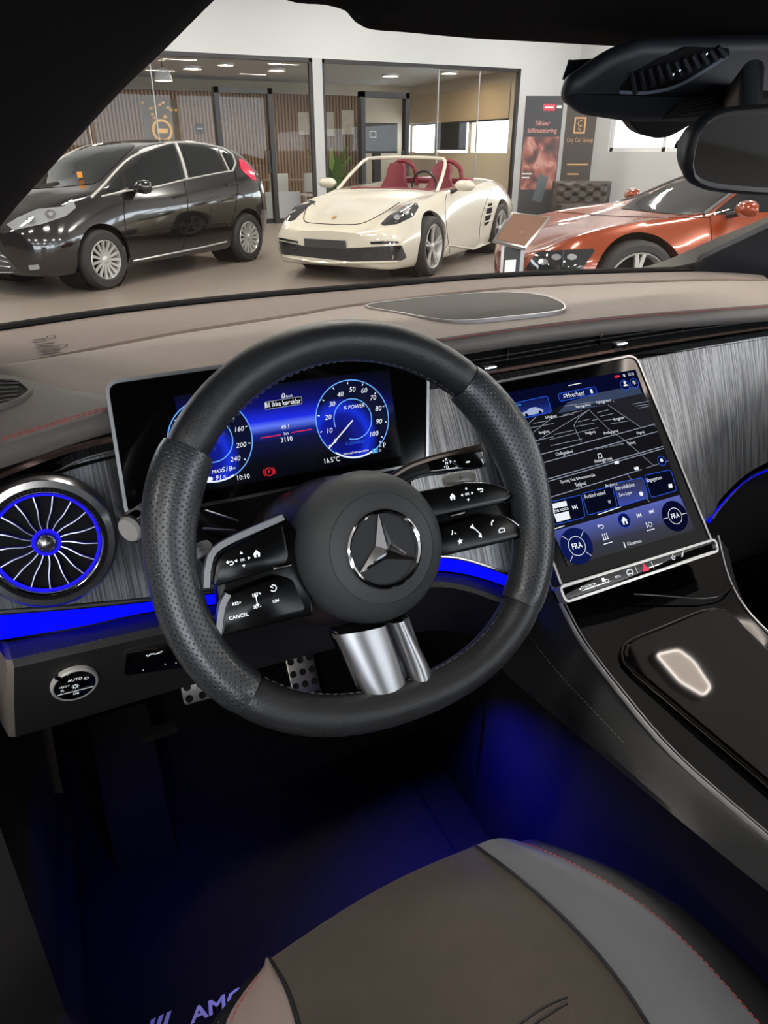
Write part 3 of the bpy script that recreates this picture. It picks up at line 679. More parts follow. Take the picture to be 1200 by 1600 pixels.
txt(PS, [('Paghojvej Nord', z6(475, 298), 4), ('Paghojvej Nord', z6(576, 277), 4), ('Solbakkevej', z6(316, 352), 4), ('Bindslevej', z6(282, 428), 4.4), ('Smalbyvej', z6(510, 430), 4.4), ('Brodbergervej', z6(612, 428), 4.4), ('Gaverej', z6(757, 430), 4.4), ('Blomdyrdal', z6(650, 362), 4), ('Osdbyvejkvej', z6(382, 530), 5.5), ('Tjelevej', z6(712, 482), 4.6), ('Holmebrovej', z6(574, 565), 5.8), ('Tjorring Vest Erhvervsomr\u00e5de', z6(448, 657), 5), ('Tjelevej', z6(462, 684), 6.2), ('Bergbymej', z6(614, 688), 5)], 'px_white', cs, 'street_names', h=.0012, sx=0.8)
txt(PS, [('Tjorring Vest Erhvervsomr\u00e5de', z6(606, 497), 3.6)], 'px_dim', cs, 'street_names', h=.0012, sx=0.9)
tri = B()
for p in ((478, 306), (578, 286), (318, 360), (285, 438), (512, 439), (614, 437), (759, 439), (652, 371), (384, 541), (577, 576), (465, 697)):
    u, v = PS.loc(*z6(*p)); tri.add(flat(PS, [(u - .0012, v + .001), (u + .0012, v + .001), (u, v - .0012)], .0012))
u, v = PS.loc(*z6(558, 545)); tri.add(band(PS, roundpoly([(u - .003, v - .003), (u + .003, v - .003), (u + .003, v + .003), (u - .003, v + .003)], .001), .001, .0012, True))
for p in ((640, 578), (738, 607)):
    u, v = PS.loc(*z6(*p)); tri.add(flat(PS, roundpoly([(u - .004, v - .0022), (u + .004, v - .0022), (u + .004, v + .0022), (u - .004, v + .0022)], .001), .0012))
tri.mk('map_pins', 'px_white', cs, kind='stuff')
def card(pts, m, name, r=.004, edge='px_blue', uv=False):
    o = roundpoly(L6(*pts), r)
    us = [p[0] for p in o]; vs = [p[1] for p in o]
    U = [((a - min(us)) / (max(us) - min(us)), (b - min(vs)) / (max(vs) - min(vs))) for a, b in o]
    c = mk(name, *flat(PS, o, .0012), m, cs, uv=U)
    if edge: mk('tile_edge', *band(PS, o, .0008, .0015, True), edge, c)
    return c
card(((130, 287), (298, 250), (320, 330), (158, 366)), 'card_glow', 'car_tile')
card(((350, 240), (535, 203), (544, 240), (360, 278)), 'px_card', 'search_tile')
card(((300, 776), (463, 738), (484, 848), (332, 886)), 'px_cardlo', 'media_tile')
card(((468, 732), (618, 694), (642, 797), (498, 838)), 'px_cardlo', 'connect_tile')
card(((625, 682), (768, 652), (797, 752), (655, 796)), 'card_glow', 'intro_tile')
card(((776, 642), (906, 614), (936, 716), (810, 752)), 'px_cardlo', 'boot_tile')
card(((325, 918), (950, 738), (1026, 910), (400, 1090)), 'dock_glow', 'dock', .001, None)
# little car picture, album cover, icons
b_ = B(); b_.add(flat(PS, L6((170, 348), (172, 335), (196, 325), (212, 310), (240, 305), (262, 312), (277, 318), (279, 328), (262, 335), (185, 350)), .0016)); b_.mk('car_picture', 'px_car', cs)
b_ = B(); 
for p in ((195, 345), (262, 331)): b_.add(flat(PS, circ(*PS.loc(*z6(*p)), .0026, n=14), .0018))
b_.mk('car_wheels', 'px_black', cs)
mk('album_cover', *flat(PS, L6((312, 785), (390, 767), (412, 855), (345, 873)), .0016), 'px_white', cs)
mk('album_band', *flat(PS, L6((328, 806), (398, 792), (402, 818), (334, 834)), .0018), 'px_black', cs)
txt(PS, [('THE VOICE', z6(365, 813), 4.2)], 'px_white', cs, h=.002, bold=0.02)
txt(PS, [('Hvorhen?', z6(436, 243), 8), ('Forbind enhed', z6(532, 738), 6.5), ('Introduktion', z6(680, 697), 7), ('Zero Layer', z6(682, 733), 5.5), ('Bagagerum', z6(824, 660), 6.5), ('10:10', z6(709, 144), 5), ('Klimamenu', z6(726, 973), 6)], 'px_white', cs, h=.0018, sx=0.78)
for p in ((443, 990), (927, 842)):
    c = PS.loc(*z6(*p)); k = 1.0 if p[0] < 500 else 0.9
    d_ = mk('climate_dial', *flat(PS, circ(*c, .0255 * k, n=40), .0013), 'px_card' if p[0] < 500 else 'px_deep', cs)
    b_ = B(); b_.add(band(PS, circ(*c, .0132 * k, n=32), .0008, .0018, True))
    for a in ((45, 135, 225, 315) if p[0] < 500 else (0, 180)): b_.add(band(PS, [(c[0] + rr_ * k * math.cos(R(a)), c[1] + rr_ * k * math.sin(R(a))) for rr_ in (.015, .0245)], .0007, .0018))
    b_.add(text_vf('FRA', PS, c[0], c[1], .0018, .0115 * k, sx=.85, bold=.01)); b_.mk('dial_marks', 'px_white', d_)
b_ = B()
def ic(zx, zy): return PS.loc(*z6(zx, zy))
u, v = ic(677, 865); b_.add(flat(PS, [(u - .0055, v), (u, v + .006), (u + .0055, v), (u + .004, v), (u + .004, v - .0055), (u + .0013, v - .0055), (u + .0013, v - .001), (u - .0013, v - .001), (u - .0013, v - .0055), (u - .004, v - .0055), (u - .004, v)], .0018))
for zx, zy, s in ((752, 838, -1), (808, 822, 1), (430, 800, 1)):
    u, v = ic(zx, zy)
    for d in (-.003, .0005): b_.add(flat(PS, [(u + s * d, v + .003), (u + s * (d + .0035), v), (u + s * d, v - .003)], .0018))
    b_.add(flat(PS, [(u + s * .004, v - .003), (u + s * .005, v - .003), (u + s * .005, v + .003), (u + s * .004, v + .003)], .0018))
u, v = ic(563, 895); b_.add(band(PS, [(u - .004, v + .002), (u + .002, v + .002), (u + .0042, v), (u + .002, v - .0025), (u - .001, v - .0025)], .0012, .0018)); b_.add(flat(PS, [(u - .006, v + .002), (u - .0035, v + .0048), (u - .0035, v - .0008)], .0018))
u, v = ic(582, 942)
for d in (-.0035, 0, .0035): b_.add(band(PS, [(u + d, v - .004), (u + d, v + .004)], .0012, .0018))
b_.add(band(PS, [(u - .005, v - .0045), (u + .005, v - .0045)], .001, .0018))
u, v = ic(798, 885); b_.add(band(PS, circ(u + .002, v, .0032, n=18), .0009, .0018, True)); b_.add(band(PS, [(u - .004, v - .004), (u - .004, v + .004)], .0012, .0018))
for z0, z1 in (((575, 982), (617, 970)), ((788, 915), (826, 905)), ((402, 200), (465, 187)), ((545, 836), (660, 797)), ((333, 906), (382, 890))): b_.add(band(PS, [ic(*z0), ic(*z1)], .0012, .0017))
u, v = ic(678, 985); b_.add(band(PS, [(u, v - .004), (u, v + .004)], .0018, .0018))
u, v = ic(382, 253); b_.add(band(PS, circ(u + .001, v + .001, .002, n=14), .0008, .0018, True)); b_.add(band(PS, [(u - .0006, v - .0006), (u - .0026, v - .0028)], .0009, .0018))
u, v = ic(515, 228); b_.add(flat(PS, roundpoly([(u - .002, v - .003), (u + .002, v - .003), (u + .002, v + .003), (u - .002, v + .003)], .0005), .0018))
u, v = ic(605, 776); b_.add(text_vf('*', PS, u, v - .001, .0018, .012))
b_.add(flat(PS, circ(*ic(760, 733), .0034, n=18), .0018))
u, v = ic(904, 694); b_.add(flat(PS, [(u - .004, v - .003), (u + .003, v - .003), (u + .004, v + .003), (u - .003, v + .003)], .0018))
u, v = ic(726, 187); b_.add(text_vf('*', PS, u, v - .0025, .0019, .016))
u, v = ic(680, 190); b_.add(flat(PS, circ(u, v + .0015, .0022, n=14), .0019)); b_.add(flat(PS, circ(u, v - .004, .0042, .003, n=14, a0=0, a1=180), .0019))
u, v = ic(676, 150); b_.add(flat(PS, [(u - .0015, v - .002), (u + .0015, v - .002), (u + .0015, v + .002), (u - .0015, v + .002)], .0018))
b_.add(flat(PS, circ(*ic(860, 568), .0028, n=14), .0019))
b_.mk('screen_icons', 'px_white', cs, smooth=0, kind='stuff')
for p, r_ in (((680, 197), .0078), ((726, 187), .0074), ((862, 570), .0072)):
    c = ic(*p); d_ = mk('round_tile', *flat(PS, circ(*c, r_, n=28), .0013), 'px_deep', cs); mk('tile_edge', *band(PS, circ(*c, r_, n=28), .0008, .0016, True), 'px_blue', d_)
c = ic(677, 864); d_ = mk('round_tile', *flat(PS, circ(*c, .0105, n=28), .0014), 'px_card', cs); mk('tile_edge', *band(PS, circ(*c, .0105, n=28), .0006, .0016, True), 'px_blue', d_)
b_ = B(); u, v = ic(641, 155); b_.add(flat(PS, roundpoly([(u - .0045, v - .0018), (u + .0045, v - .0018), (u + .0045, v + .0018), (u - .0045, v + .0018)], .0008), .0018)); b_.mk('alert_mark', 'px_red', cs)
b_ = B(); u, v = ic(152, 294); b_.add(text_vf('eco', PS, u, v, .0018, .007, bold=.03)); b_.mk('eco_text', 'px_teal', cs)
# button bar under the screen
bar = thing('button_bar', 'thin chrome framed touch button bar under the tall screen with red hazard triangle', 'control panel', PS.pt(0.14, -0.24))
HB = 0.014
def lb(px, py): return PS.loc(px, py, HB)
ob = roundpoly([lb(*p) for p in ((874, 918), (1116, 843), (1121, 861), (884, 941))], .006, 6)
mk('bar_face', *plate(PS, ob, HB - .02, HB, .001), 'gloss_black', bar)
mk('chrome_frame', *ringplate(PS, inset(ob, -.0018), inset(ob, .0016), HB - .012, HB + .002), 'bright_trim', bar)
z7 = zz(860, 820, 340 / 1200)
b_ = B(); hh = HB + .0005
def tb(s, zx, zy, hp, **k):
    u, v = lb(*z7(zx, zy)); b_.add(text_vf(s, PS, u, v, hh, hp, **k))
tb('DYNAMIC', 203, 340, .0055, sx=.8)
for zx, zy, s in ((162, 356, -1), (243, 326, 1)):
    u, v = lb(*z7(zx, zy)); b_.add(flat(PS, [(u - s * .0014, v + .0018), (u + s * .0018, v), (u - s * .0014, v - .0018)], hh))
u, v = lb(*z7(300, 308)); b_.add(flat(PS, [(u - .0045, v - .001), (u, v - .001), (u, v + .0042), (u - .0045, v + .0042)], hh)); b_.add(band(PS, roundpoly([(u, v - .003), (u + .0055, v - .003), (u + .0055, v + .001), (u, v + .001)], .001), .0009, hh, True))
tb('eco', 370, 283, .0065)
u, v = lb(*z7(437, 262)); b_.add(band(PS, roundpoly([(u - .0048, v - .002), (u + .0048, v - .002), (u + .0048, v + .0012), (u + .003, v + .0035), (u - .003, v + .0035), (u - .0048, v + .0012)], .0008), .0012, hh, True))
for s in (-1, 1): b_.add(band(PS, [(u + s * .0035, v - .0025), (u + s * .0035, v - .0045)], .0012, hh))
for zx, zy in ((474, 250), (562, 222)):
    u, v = lb(*z7(zx, zy)); b_.add(band(PS, [(u - .0008, v + .005), (u + .0008, v - .005)], .0006, hh))
u, v = lb(*z7(677, 181)); b_.add(band(PS, circ(u, v, .0027, n=14, a0=-235, a1=55), .0009, hh)); b_.add(band(PS, [(u, v), (u, v + .0042)], .0009, hh))
u, v = lb(*z7(728, 163)); b_.add(band(PS, [(u - .003, v - .0035), (u + .003, v + .0035)], .001, hh)); b_.add(flat(PS, [(u - .002, v - .001), (u, v + .003), (u, v - .003)], hh))
b_.mk('bar_icons', 'print_white', bar, smooth=0, kind='stuff')
u, v = lb(*z7(521, 237)); mk('hazard_triangle', *flat(PS, [(u - .0062, v - .0046), (u + .0062, v - .0046), (u, v + .0062)], hh), 'print_red', bar, label='red hazard triangle')

# ================================================================== steering wheel
PW = tilt_plane((0.217, 0.508, 1.057), 26)
sw = thing('steering_wheel', 'black leather steering wheel with flat bottom, perforated grips and chrome star badge', 'steering wheel', PW.pt(0, -0.17))
RC = 0.1715
def rimc(a):
    c, s = math.cos(R(a)), math.sin(R(a))
    if s >= 0: return (RC * c, RC * s)
    e = 2 / 2.25; return (RC * math.copysign(abs(c) ** e, c), -0.1545 * abs(s) ** e)
def rim_part(name, a0, a1, m, n, bulge=False, perf=False):
    rows = []; uv = []; K = 20; s = 0; last = None
    for i in range(n):
        t = i / (n - 1); a = a0 + (a1 - a0) * t; x, v = rimc(a); x2, v2 = rimc(a + .5); x1, v1 = rimc(a - .5)
        d = V((x2 - x1, v2 - v1)).normalized(); nr = V((d.y, -d.x))   # outward radial
        if last: s += math.hypot(x - last[0], v - last[1])
        last = (x, v)
        e = min(t, 1 - t) * (n - 1); k = 0.95 if e < 0.5 else (0.985 if e < 1.5 else 1.0)
        rr_, rd = 0.0180, 0.0205
        if bulge:
            aa = a % 360; th = 25 if aa < 90 or aa > 270 else 155
            da = min(abs(aa - th), 360 - abs(aa - th)); g = math.exp(-(da / 16) ** 2); rr_ = 0.0188 + 0.0030 * g; rd = 0.0212 + 0.0015 * g
        row = []
        for q_ in range(K):
            p = 2 * math.pi * q_ / K; ri = rr_ * k * math.cos(p); di = rd * k * math.sin(p)
            if bulge and math.cos(p) < 0: ri *= 1.12
            row.append(PW.pt(x + nr.x * ri, v + nr.y * ri, di)); uv.append((s, q_ / K * 0.122))
        rows.append(row)
    vs, fs = loft(rows, True, True)
    # unique seam column for the leather pattern is not needed: the seam lies inside
    return mk(name, vs, fs, m, sw, smooth=50, uv=uv)
rim_part('rim_leather', 45, 145, 'leather', 56)
rim_part('rim_grip', 145, 222, 'perforated_leather', 44, True)
rim_part('rim_leather', 222, 323, 'leather', 56)
rim_part('rim_grip', -37, 45, 'perforated_leather', 46, True)
for a0, a1 in ((46, 144), (223, 322), (146, 221), (-36, 44)):
    path = []
    for i in range(50):
        a = a0 + (a1 - a0) * i / 49; x, v = rimc(a); l = math.hypot(x, v); k = (l - 0.0192) / l; path.append(PW.pt(x * k, v * k, 0.005))
    dashes(path, 0.004, 0.003, 0.0006, 4).mk('rim_stitching', 'thread_dark', sw, kind='stuff')
# hub
HC = (0.0, -0.012)
def hubring(prof, n=56): return lathe(prof, PW.pt(*HC), PW.n, n)
mk('hub_cover', *hubring([(0.0, 0.029), (0.038, 0.0292), (0.0395, 0.0285), (0.047, 0.0265), (0.0472, 0.0256), (0.0476, 0.0256), (0.0478, 0.0263), (0.056, 0.021), (0.063, 0.013), (0.067, 0.003), (0.069, -0.012), (0.068, -0.03), (0.058, -0.045)]), 'hub_cover', sw)
ST = (0.0, -0.013)
bd = mk('star_badge', *lathe([(0.0, 0.0297), (0.0305, 0.0297), (0.031, 0.0302)], PW.pt(*ST), PW.n, 48), 'soft_black', sw)
mk('badge_ring', *lathe([(0.0298, 0.0300), (0.0305, 0.0326), (0.0322, 0.0336), (0.0338, 0.0326), (0.0348, 0.0290)], PW.pt(*ST), PW.n, 56), 'chrome', bd)
vs = [PW.pt(ST[0], ST[1], 0.0368)]; fs = []
for k in range(3):
    a = R(90 + 120 * k); vs.append(PW.pt(ST[0] + .0308 * math.cos(a), ST[1] + .0308 * math.sin(a), 0.0318)); a += R(60); vs.append(PW.pt(ST[0] + .0086 * math.cos(a), ST[1] + .0086 * math.sin(a), 0.0302))
for k in range(3):
    T = 1 + 2 * k; Vn = 2 + 2 * k; Vp = 2 + 2 * ((k - 1) % 3); fs += [(0, T, Vn), (0, Vp, T)]
mk('star', vs, fs, 'chrome', bd, smooth=0)
b_ = B()
for i, ch in enumerate('AIRBAG'):
    a = R(-106 + i * 8.2 + 14); r_ = 0.0525; b_.add(text_vf(ch, PW, HC[0] + r_ * math.cos(a), HC[1] + r_ * math.sin(a), 0.0243, 0.0072, rot=math.degrees(a) + 90))
b_.mk('airbag_lettering', 'embossed', sw, smooth=0)
def lw(h, *pts): return [PW.loc(px, py, h) for px, py in pts]
# spoke arms
for pts in (((330, 868), (440, 800), (480, 850), (490, 960), (380, 985), (348, 985)), ((655, 770), (735, 762), (800, 785), (822, 835), (800, 842), (700, 862), (655, 850))):
    mk('spoke_arm', *plate(PW, roundpoly(lw(-.008, *pts), .004), -0.022, -0.006, .002), 'pod_black', sw)
mk('spoke_arm', *plate(PW, roundpoly(lw(0, (520, 985), (640, 960), (672, 1050), (665, 1092), (640, 1100), (560, 1082)), .004), -0.016, -0.001, .002), 'pod_black', sw)
pods = [('button_pod', ((333, 912), (338, 878), (352, 862), (440, 815), (452, 868), (446, 884), (340, 916)), 'L'),
        ('button_pod', ((346, 990), (350, 945), (362, 928), (440, 900), (458, 905), (478, 952), (470, 962), (352, 993)), 'L'),
        ('button_pod', ((650, 770), (738, 752), (772, 757), (796, 768), (800, 776), (786, 786), (658, 812)), 'R'),
        ('button_pod', ((676, 828), (765, 803), (790, 808), (813, 824), (818, 834), (802, 844), (688, 870)), 'R')]
PD = []
for nm, pts, sd in pods:
    o_ = roundpoly(lw(.006, *pts), .005, 5); p = mk(nm, *plate(PW, o_, -.012, .006, .0012), 'pod_black', sw); PD.append(p)
for p, pts in ((PD[0], ((322, 918), (326, 880), (345, 852), (442, 808))), (PD[1], ((340, 996), (346, 950), (356, 928)))):
    path = catmull([PW.pt(*PW.loc(px, py, .004), .004) for px, py in pts], 16)
    mk('silver_edge', *sweep([(-.0025, -.008), (.0025, -.008), (.0025, .003), (-.0025, .003)], path, up=PW.n), 'silver', p)
for p, pts in ((PD[2], ((725, 755), (770, 757), (795, 768), (799, 778), (788, 786))), (PD[3], ((765, 804), (790, 808), (813, 824), (817, 835), (803, 844)))):
    mk('silver_edge', *tube(catmull([PW.pt(*PW.loc(px, py, .006), .006) for px, py in pts], 14), .0009, 6), 'chrome', p)
def wt(parent, items, icons=()):
    b_ = B(); h = .0066
    for s, px, py, hp in items:
        u, v = PW.loc(px, py, h); u2, v2 = PW.loc(px, py - hp, h); b_.add(text_vf(s, PW, u, v, h, abs(v2 - v) * 1.38, bold=.01))
    for kind, px, py in icons:
        u, v = PW.loc(px, py, h)
        if kind == 'ok':
            for dx, dy in ((0, 1), (0, -1), (1, 0), (-1, 0)): b_.add(flat(PW, [(u + dx * .0052 + dx * .0016, v + dy * .0052 + dy * .0016), (u + dx * .0045 + dy * .0013, v + dy * .0045 + dx * .0013), (u + dx * .0045 - dy * .0013, v + dy * .0045 - dx * .0013)], h))
        if kind == 'home': b_.add(flat(PW, [(u - .0028, v), (u, v + .003), (u + .0028, v), (u + .0022, v - .003), (u + .0008, v - .003), (u + .0008, v - .0008), (u - .0008, v - .0008), (u - .0008, v - .003), (u - .0022, v - .003)], h))
        if kind == 'back': b_.add(band(PW, [(u - .002, v + .0012), (u + .0016, v + .0012), (u + .0026, v), (u + .0016, v - .0014), (u - .0008, v - .0014)], .0008, h)); b_.add(flat(PW, [(u - .0034, v + .0012), (u - .0016, v + .0028), (u - .0016, v - .0004)], h))
        if kind == 'dial': b_.add(band(PW, circ(u, v, .0026, n=12, a0=-150, a1=110), .0008, h)); b_.add(band(PW, [(u, v), (u - .0022, v + .002)], .0008, h))
        if kind == 'arrow': b_.add(band(PW, [(u, v + .004), (u, v - .004)], .0007, h)); [b_.add(flat(PW, [(u - .0014, v + s * .003), (u + .0014, v + s * .003), (u, v + s * .0052)], h)) for s in (1, -1)]
        if kind == 'slider': b_.add(band(PW, [(u - .004, v + .005), (u + .004, v - .005)], .0009, h))
        if kind == 'phone': b_.add(band(PW, circ(u + .001, v - .001, .0032, n=9, a0=95, a1=200), .0012, h))
        if kind == 'hang': b_.add(band(PW, roundpoly([(u - .003, v - .0014), (u + .003, v - .0014), (u + .003, v + .0012), (u, v + .0024), (u - .003, v + .0012)], .0005), .0008, h, True))
        if kind == 'wave': b_.add(band(PW, [(u - .0018, v - .0018), (u - .0004, v + .0004), (u - .0004, v + .0022)], .0009, h)); b_.add(band(PW, [(u + .001, v - .001), (u + .003, v - .0014)], .0008, h))
        if kind == 'star': b_.add(flat(PW, [(u + (.0032 if k % 2 == 0 else .0013) * math.cos(R(90 + 36 * k)), v + (.0032 if k % 2 == 0 else .0013) * math.sin(R(90 + 36 * k))) for k in range(10)], h))
        if kind == 'spk': b_.add(flat(PW, [(u - .002, v - .001), (u - .0006, v - .001), (u + .001, v - .0024), (u + .001, v + .0024), (u - .0006, v + .001), (u - .002, v + .001)], h))
    b_.mk('button_print', 'print_white', parent, smooth=0, kind='stuff')
wt(PD[0], [('OK', 379, 875, 4)], [('ok', 379, 874), ('home', 401, 865), ('back', 360, 880)])
wt(PD[1], [('RES+', 370, 943, 5), ('SET+', 401, 929, 5), ('SET-', 402, 948, 5), ('LIM', 431, 939, 5), ('CANCEL', 373, 963, 6)], [('arrow', 401, 938), ('dial', 427, 919)])
wt(PD[2], [('OK', 730, 772, 4)], [('ok', 730, 772), ('home', 707, 776), ('back', 751, 766)])
wt(PD[3], [], [('wave', 708, 832), ('star', 719, 846), ('slider', 744, 828), ('spk', 738, 823), ('spk', 751, 837), ('phone', 771, 817), ('hang', 784, 829)])
for px, py in ((440, 885), (712, 803)):
    u, v = PW.loc(px, py, .004); mk('scroll_wheel', *bevel_box(PW.pt(u, v, .004), (.016, .008, .004), .0012, Matrix.Rotation(R(-26), 3, 'X')), 'dark_chrome', sw)
# lower spoke prongs: two curved metal blades
for A_, B_ in ((((524, 992), (545, 1035), (563, 1072), (572, 1085)), ((604, 977), (620, 1020), (636, 1070), (642, 1096))), (((612, 974), (630, 1020), (648, 1070), (654, 1088)), ((632, 966), (652, 1005), (673, 1050), (670, 1082)))):
    ca = catmull([PW.pt(*PW.loc(px, py, .004), .004) for px, py in A_], 14); cb = catmull([PW.pt(*PW.loc(px, py, .004), .004) for px, py in B_], 14)
    rows = [[p - PW.n * .012 for p in ca]] + [[p.lerp(q_, t) + PW.n * (.008 * math.sin(math.pi * t) ** .7 if 0 < t < 1 else 0) for p, q_ in zip(ca, cb)] for t in (0, .08, .2, .35, .5, .65, .8, .92, 1)] + [[p - PW.n * .012 for p in cb]]
    mk('spoke_prong', *loft(rows), 'silver', sw, smooth=70)
# shift paddles
for pts in (((297, 853), (325, 843), (333, 852), (331, 862), (309, 877), (301, 868)), ((694, 746), (702, 741), (735, 735), (746, 741), (744, 752), (697, 759))):
    o_ = roundpoly(lw(-.03, *pts), .003, 4); p_ = mk('shift_paddle', *plate(PW, o_, -.036, -.03, .0015), 'silver_paint', sw)
    cpx = sum(p[0] for p in pts) / len(pts); cpy = sum(p[1] for p in pts) / len(pts); u, v = PW.loc(cpx, cpy, -.0295)
    b_ = B(); b_.add(band(PW, [(u - .002, v), (u + .002, v)], .0006, -.0295))
    if cpx > 500: b_.add(band(PW, [(u, v - .003), (u, v + .003)], .0006, -.0295))
    b_.mk('paddle_mark', 'matte_black', p_)
# ================================================================== column, stalks
col_ = thing('steering_column', 'dark steering column shroud behind the wheel hub', 'steering column', (0.217, 0.62, 0.9))
path = [PW.pt(0, -.012, -.035), PW.pt(0, -.014, -.07), PW.pt(0, -.02, -.12), PW.pt(0, -.025, -.20)]
mk('shroud', *tube(catmull(path, 12), [.058 + .028 * min(1, i / 4) for i in range(12)], 32, ry=[.054 + .022 * min(1, i / 4) for i in range(12)]), 'column_brown', col_)
mk('collar', *lathe([(.050, -.036), (.056, -.040), (.058, -.052), (.052, -.056)], PW.pt(0, -.012), PW.n, 40), 'bronze', col_)
PX_ = tilt_plane(ay(450, 850, .655), 16)
mk('column_surround', *plate(PX_, roundpoly([PX_.loc(*p) for p in ((262, 806), (430, 768), (640, 728), (650, 775), (620, 850), (560, 905), (400, 940), (330, 900), (300, 850))], .012), -.05, 0, .006), 'matte_black', col_)
st = thing('indicator_stalk', 'silver tipped ribbed indicator stalk beside the round vent', 'stalk', ay(215, 840, .60))
c0 = ay(199, 830, .560); dr = V((.74, .67, .05)).normalized(); c1 = c0 + dr * .055
mk('stalk_arm', *tube(catmull([c0 + dr * .012, c1, ay(330, 838, .625), ay(420, 850, .645)], 12), .0108, 16), 'soft_black', st)
b_ = B()
for k in range(9): b_.add(lathe([(.0108, .016 + k * .003), (.0128, .0170 + k * .003), (.0128, .0180 + k * .003), (.0108, .019 + k * .003)], c0, dr, 24))
b_.mk('ribbed_sleeve', 'satin_chrome', st)
mk('black_collar', *lathe([(.0108, .004), (.0135, .005), (.0138, .013), (.011, .015)], c0, dr, 24), 'gloss_black', st)
mk('end_button', *lathe([(0, 0), (.0100, .0005), (.0114, .003), (.0114, .010)], c0, dr, 28), 'silver_paint', st)
for a, b in (((320, 797), (372, 814)), ((318, 826), (368, 829))):
    mk('bright_edge', *tube([ay(*a, .575), ay(*b, .59)], .0012, 6), 'satin_chrome', st)
gs = thing('gear_stalk', 'gear selector stalk with bronze top edge and printed gear letters', 'stalk', ay(690, 740, .56))
HG = -.045
og = lw(HG, (612, 744), (640, 728), (684, 713), (752, 697), (759, 702), (763, 720), (756, 731), (700, 738), (662, 742), (640, 750), (622, 762))
mk('stalk_body', *plate(PW, roundpoly(og, .002), HG - .018, HG, .003), 'soft_black', gs)
mk('bronze_edge', *tube(catmull([PW.pt(*p, HG - .002) for p in lw(HG, (612, 746), (640, 729), (684, 714), (752, 698))], 18), .0034, 8), 'bronze', gs)
fo = roundpoly(lw(HG, (668, 721), (752, 703), (757, 722), (752, 729), (672, 738)), .002); mk('print_face', *plate(PW, fo, HG - .002, HG + .001, .0005), 'gloss_black', gs)
mk('end_cap', *tube([PW.pt(*p, HG - .004) for p in lw(HG, (755, 700), (760, 716), (756, 729))], .0028, 8), 'chrome', gs)
mk('bright_edge', *tube(catmull([PW.pt(*p, HG - .002) for p in lw(HG, (622, 763), (640, 751), (662, 743), (700, 738))], 12), .0014, 6), 'satin_chrome', gs)
b_ = B()
for s, px, py in (('R', 697, 718), ('N', 698, 724), ('D', 699, 730), ('P', 704, 722)):
    u, v = PW.loc(px, py, HG + .0012); b_.add(text_vf(s, PW, u, v, HG + .0013, .0042))
for px, py, s in ((692, 721, 1), (694, 729, -1)):
    u, v = PW.loc(px, py, HG); b_.add(flat(PW, [(u - .001, v), (u + .001, v), (u, v + s * .0016)], HG + .0013))
u, v = PW.loc(730, 722, HG); b_.add(flat(PW, circ(u, v, .0026, .0009, n=12), HG + .0013)); u, v = PW.loc(709, 721, HG); b_.add(flat(PW, [(u + .001, v - .001), (u + .001, v + .001), (u - .0007, v)], HG + .0013))
b_.mk('gear_letters', 'print_white', gs, smooth=0, kind='stuff')
# pedals
PA = tilt_plane(ay(474, 1055, 1.0), 32)
def pedal(name, label, pl, outline, rows_, cols_, r_):
    t = thing(name, label, 'pedal', pl.pt(0, -.09, 0))
    o_ = roundpoly(outline, .008); mk('pad', *plate(pl, o_, -.008, 0, .002), 'pedal_steel', t)
    us = [p[0] for p in outline]; vs = [p[1] for p in outline]
    for i in range(rows_):
        for j in range(cols_):
            u = min(us) + (j + .5 + (.0 if i % 2 else .0)) / cols_ * (max(us) - min(us)); v = min(vs) + (i + .5) / rows_ * (max(vs) - min(vs))
            mk('rubber_stud', *lathe([(0, .003), (r_ * .8, .003), (r_, .001), (r_, -.001)], pl.pt(u, v), pl.n, 12), 'stud_rubber', t)
    mk('pedal_arm', *tube([pl.pt(0, .02, -.008), pl.pt(0, .10, -.05), pl.pt(0, .2, -.09)], .010, 8), 'matte_black', t)
pedal('accelerator_pedal', 'tall brushed steel accelerator pedal with black rubber studs', PA, [(-.027, -.095), (.027, -.095), (.027, .085), (-.027, .085)], 8, 3, .0062)
PB = tilt_plane(ay(318, 1068, .98), 30)
pedal('brake_pedal', 'wide dark studded brake pedal next to the accelerator', PB, [(-.038, -.028), (.048, -.028), (.048, .03), (-.038, .03)], 3, 4, .0062)

# ================================================================== centre console
con = thing('centre_console', 'glossy black centre console with chrome edge and leather side', 'console', (0.68, 0.3, 0.33))
KP = Plane((0.6, 0.64, 0.82), (1, 0, 0), (0, 1, 0.3))
def kp(px, py, h=0): return KP.pt(*KP.loc(px, py, h), h)
K1p = [(838, 858), (855, 900), (876, 945), (907, 1003), (962, 1077), (1050, 1180), (1200, 1312), (1330, 1420)]
Krp = [(1122, 838), (1133, 885), (1146, 920), (1168, 955), (1205, 993), (1300, 1075), (1440, 1190), (1560, 1290)]
def ext(row): return row + [V((row[-1].x + .004, row[-1].y - .25, row[-1].z + .01)), V((row[-1].x + .004, row[-1].y - .55, row[-1].z + .02))]
k1 = ext(catp([kp(*p) for p in K1p], 5)); kr = ext(catp([kp(*p) for p in Krp], 5))
rows = [[a.lerp(b, t) + V((0, 0, -.010 * math.sin(math.pi * t))) for a, b in zip(k1, kr)] for t in (0, .1, .25, .5, .75, .9, 1)]
mk('console_top', *loft(rows), 'console_gloss', con)
mk('chrome_edge', *tube(off(k1, 0, .0015), .0030, 8), 'bright_trim', con); mk('chrome_edge', *tube([p + V((.008, 0, .0)) for p in k1], .0010, 6), 'bright_trim', con)
mk('chrome_edge', *tube(off(kr, 0, .001), .0018, 6), 'bright_trim', con)
K2p = [(752, 985), (768, 1015), (790, 1052), (838, 1095), (910, 1155), (1005, 1235), (1115, 1325), (1240, 1425)]
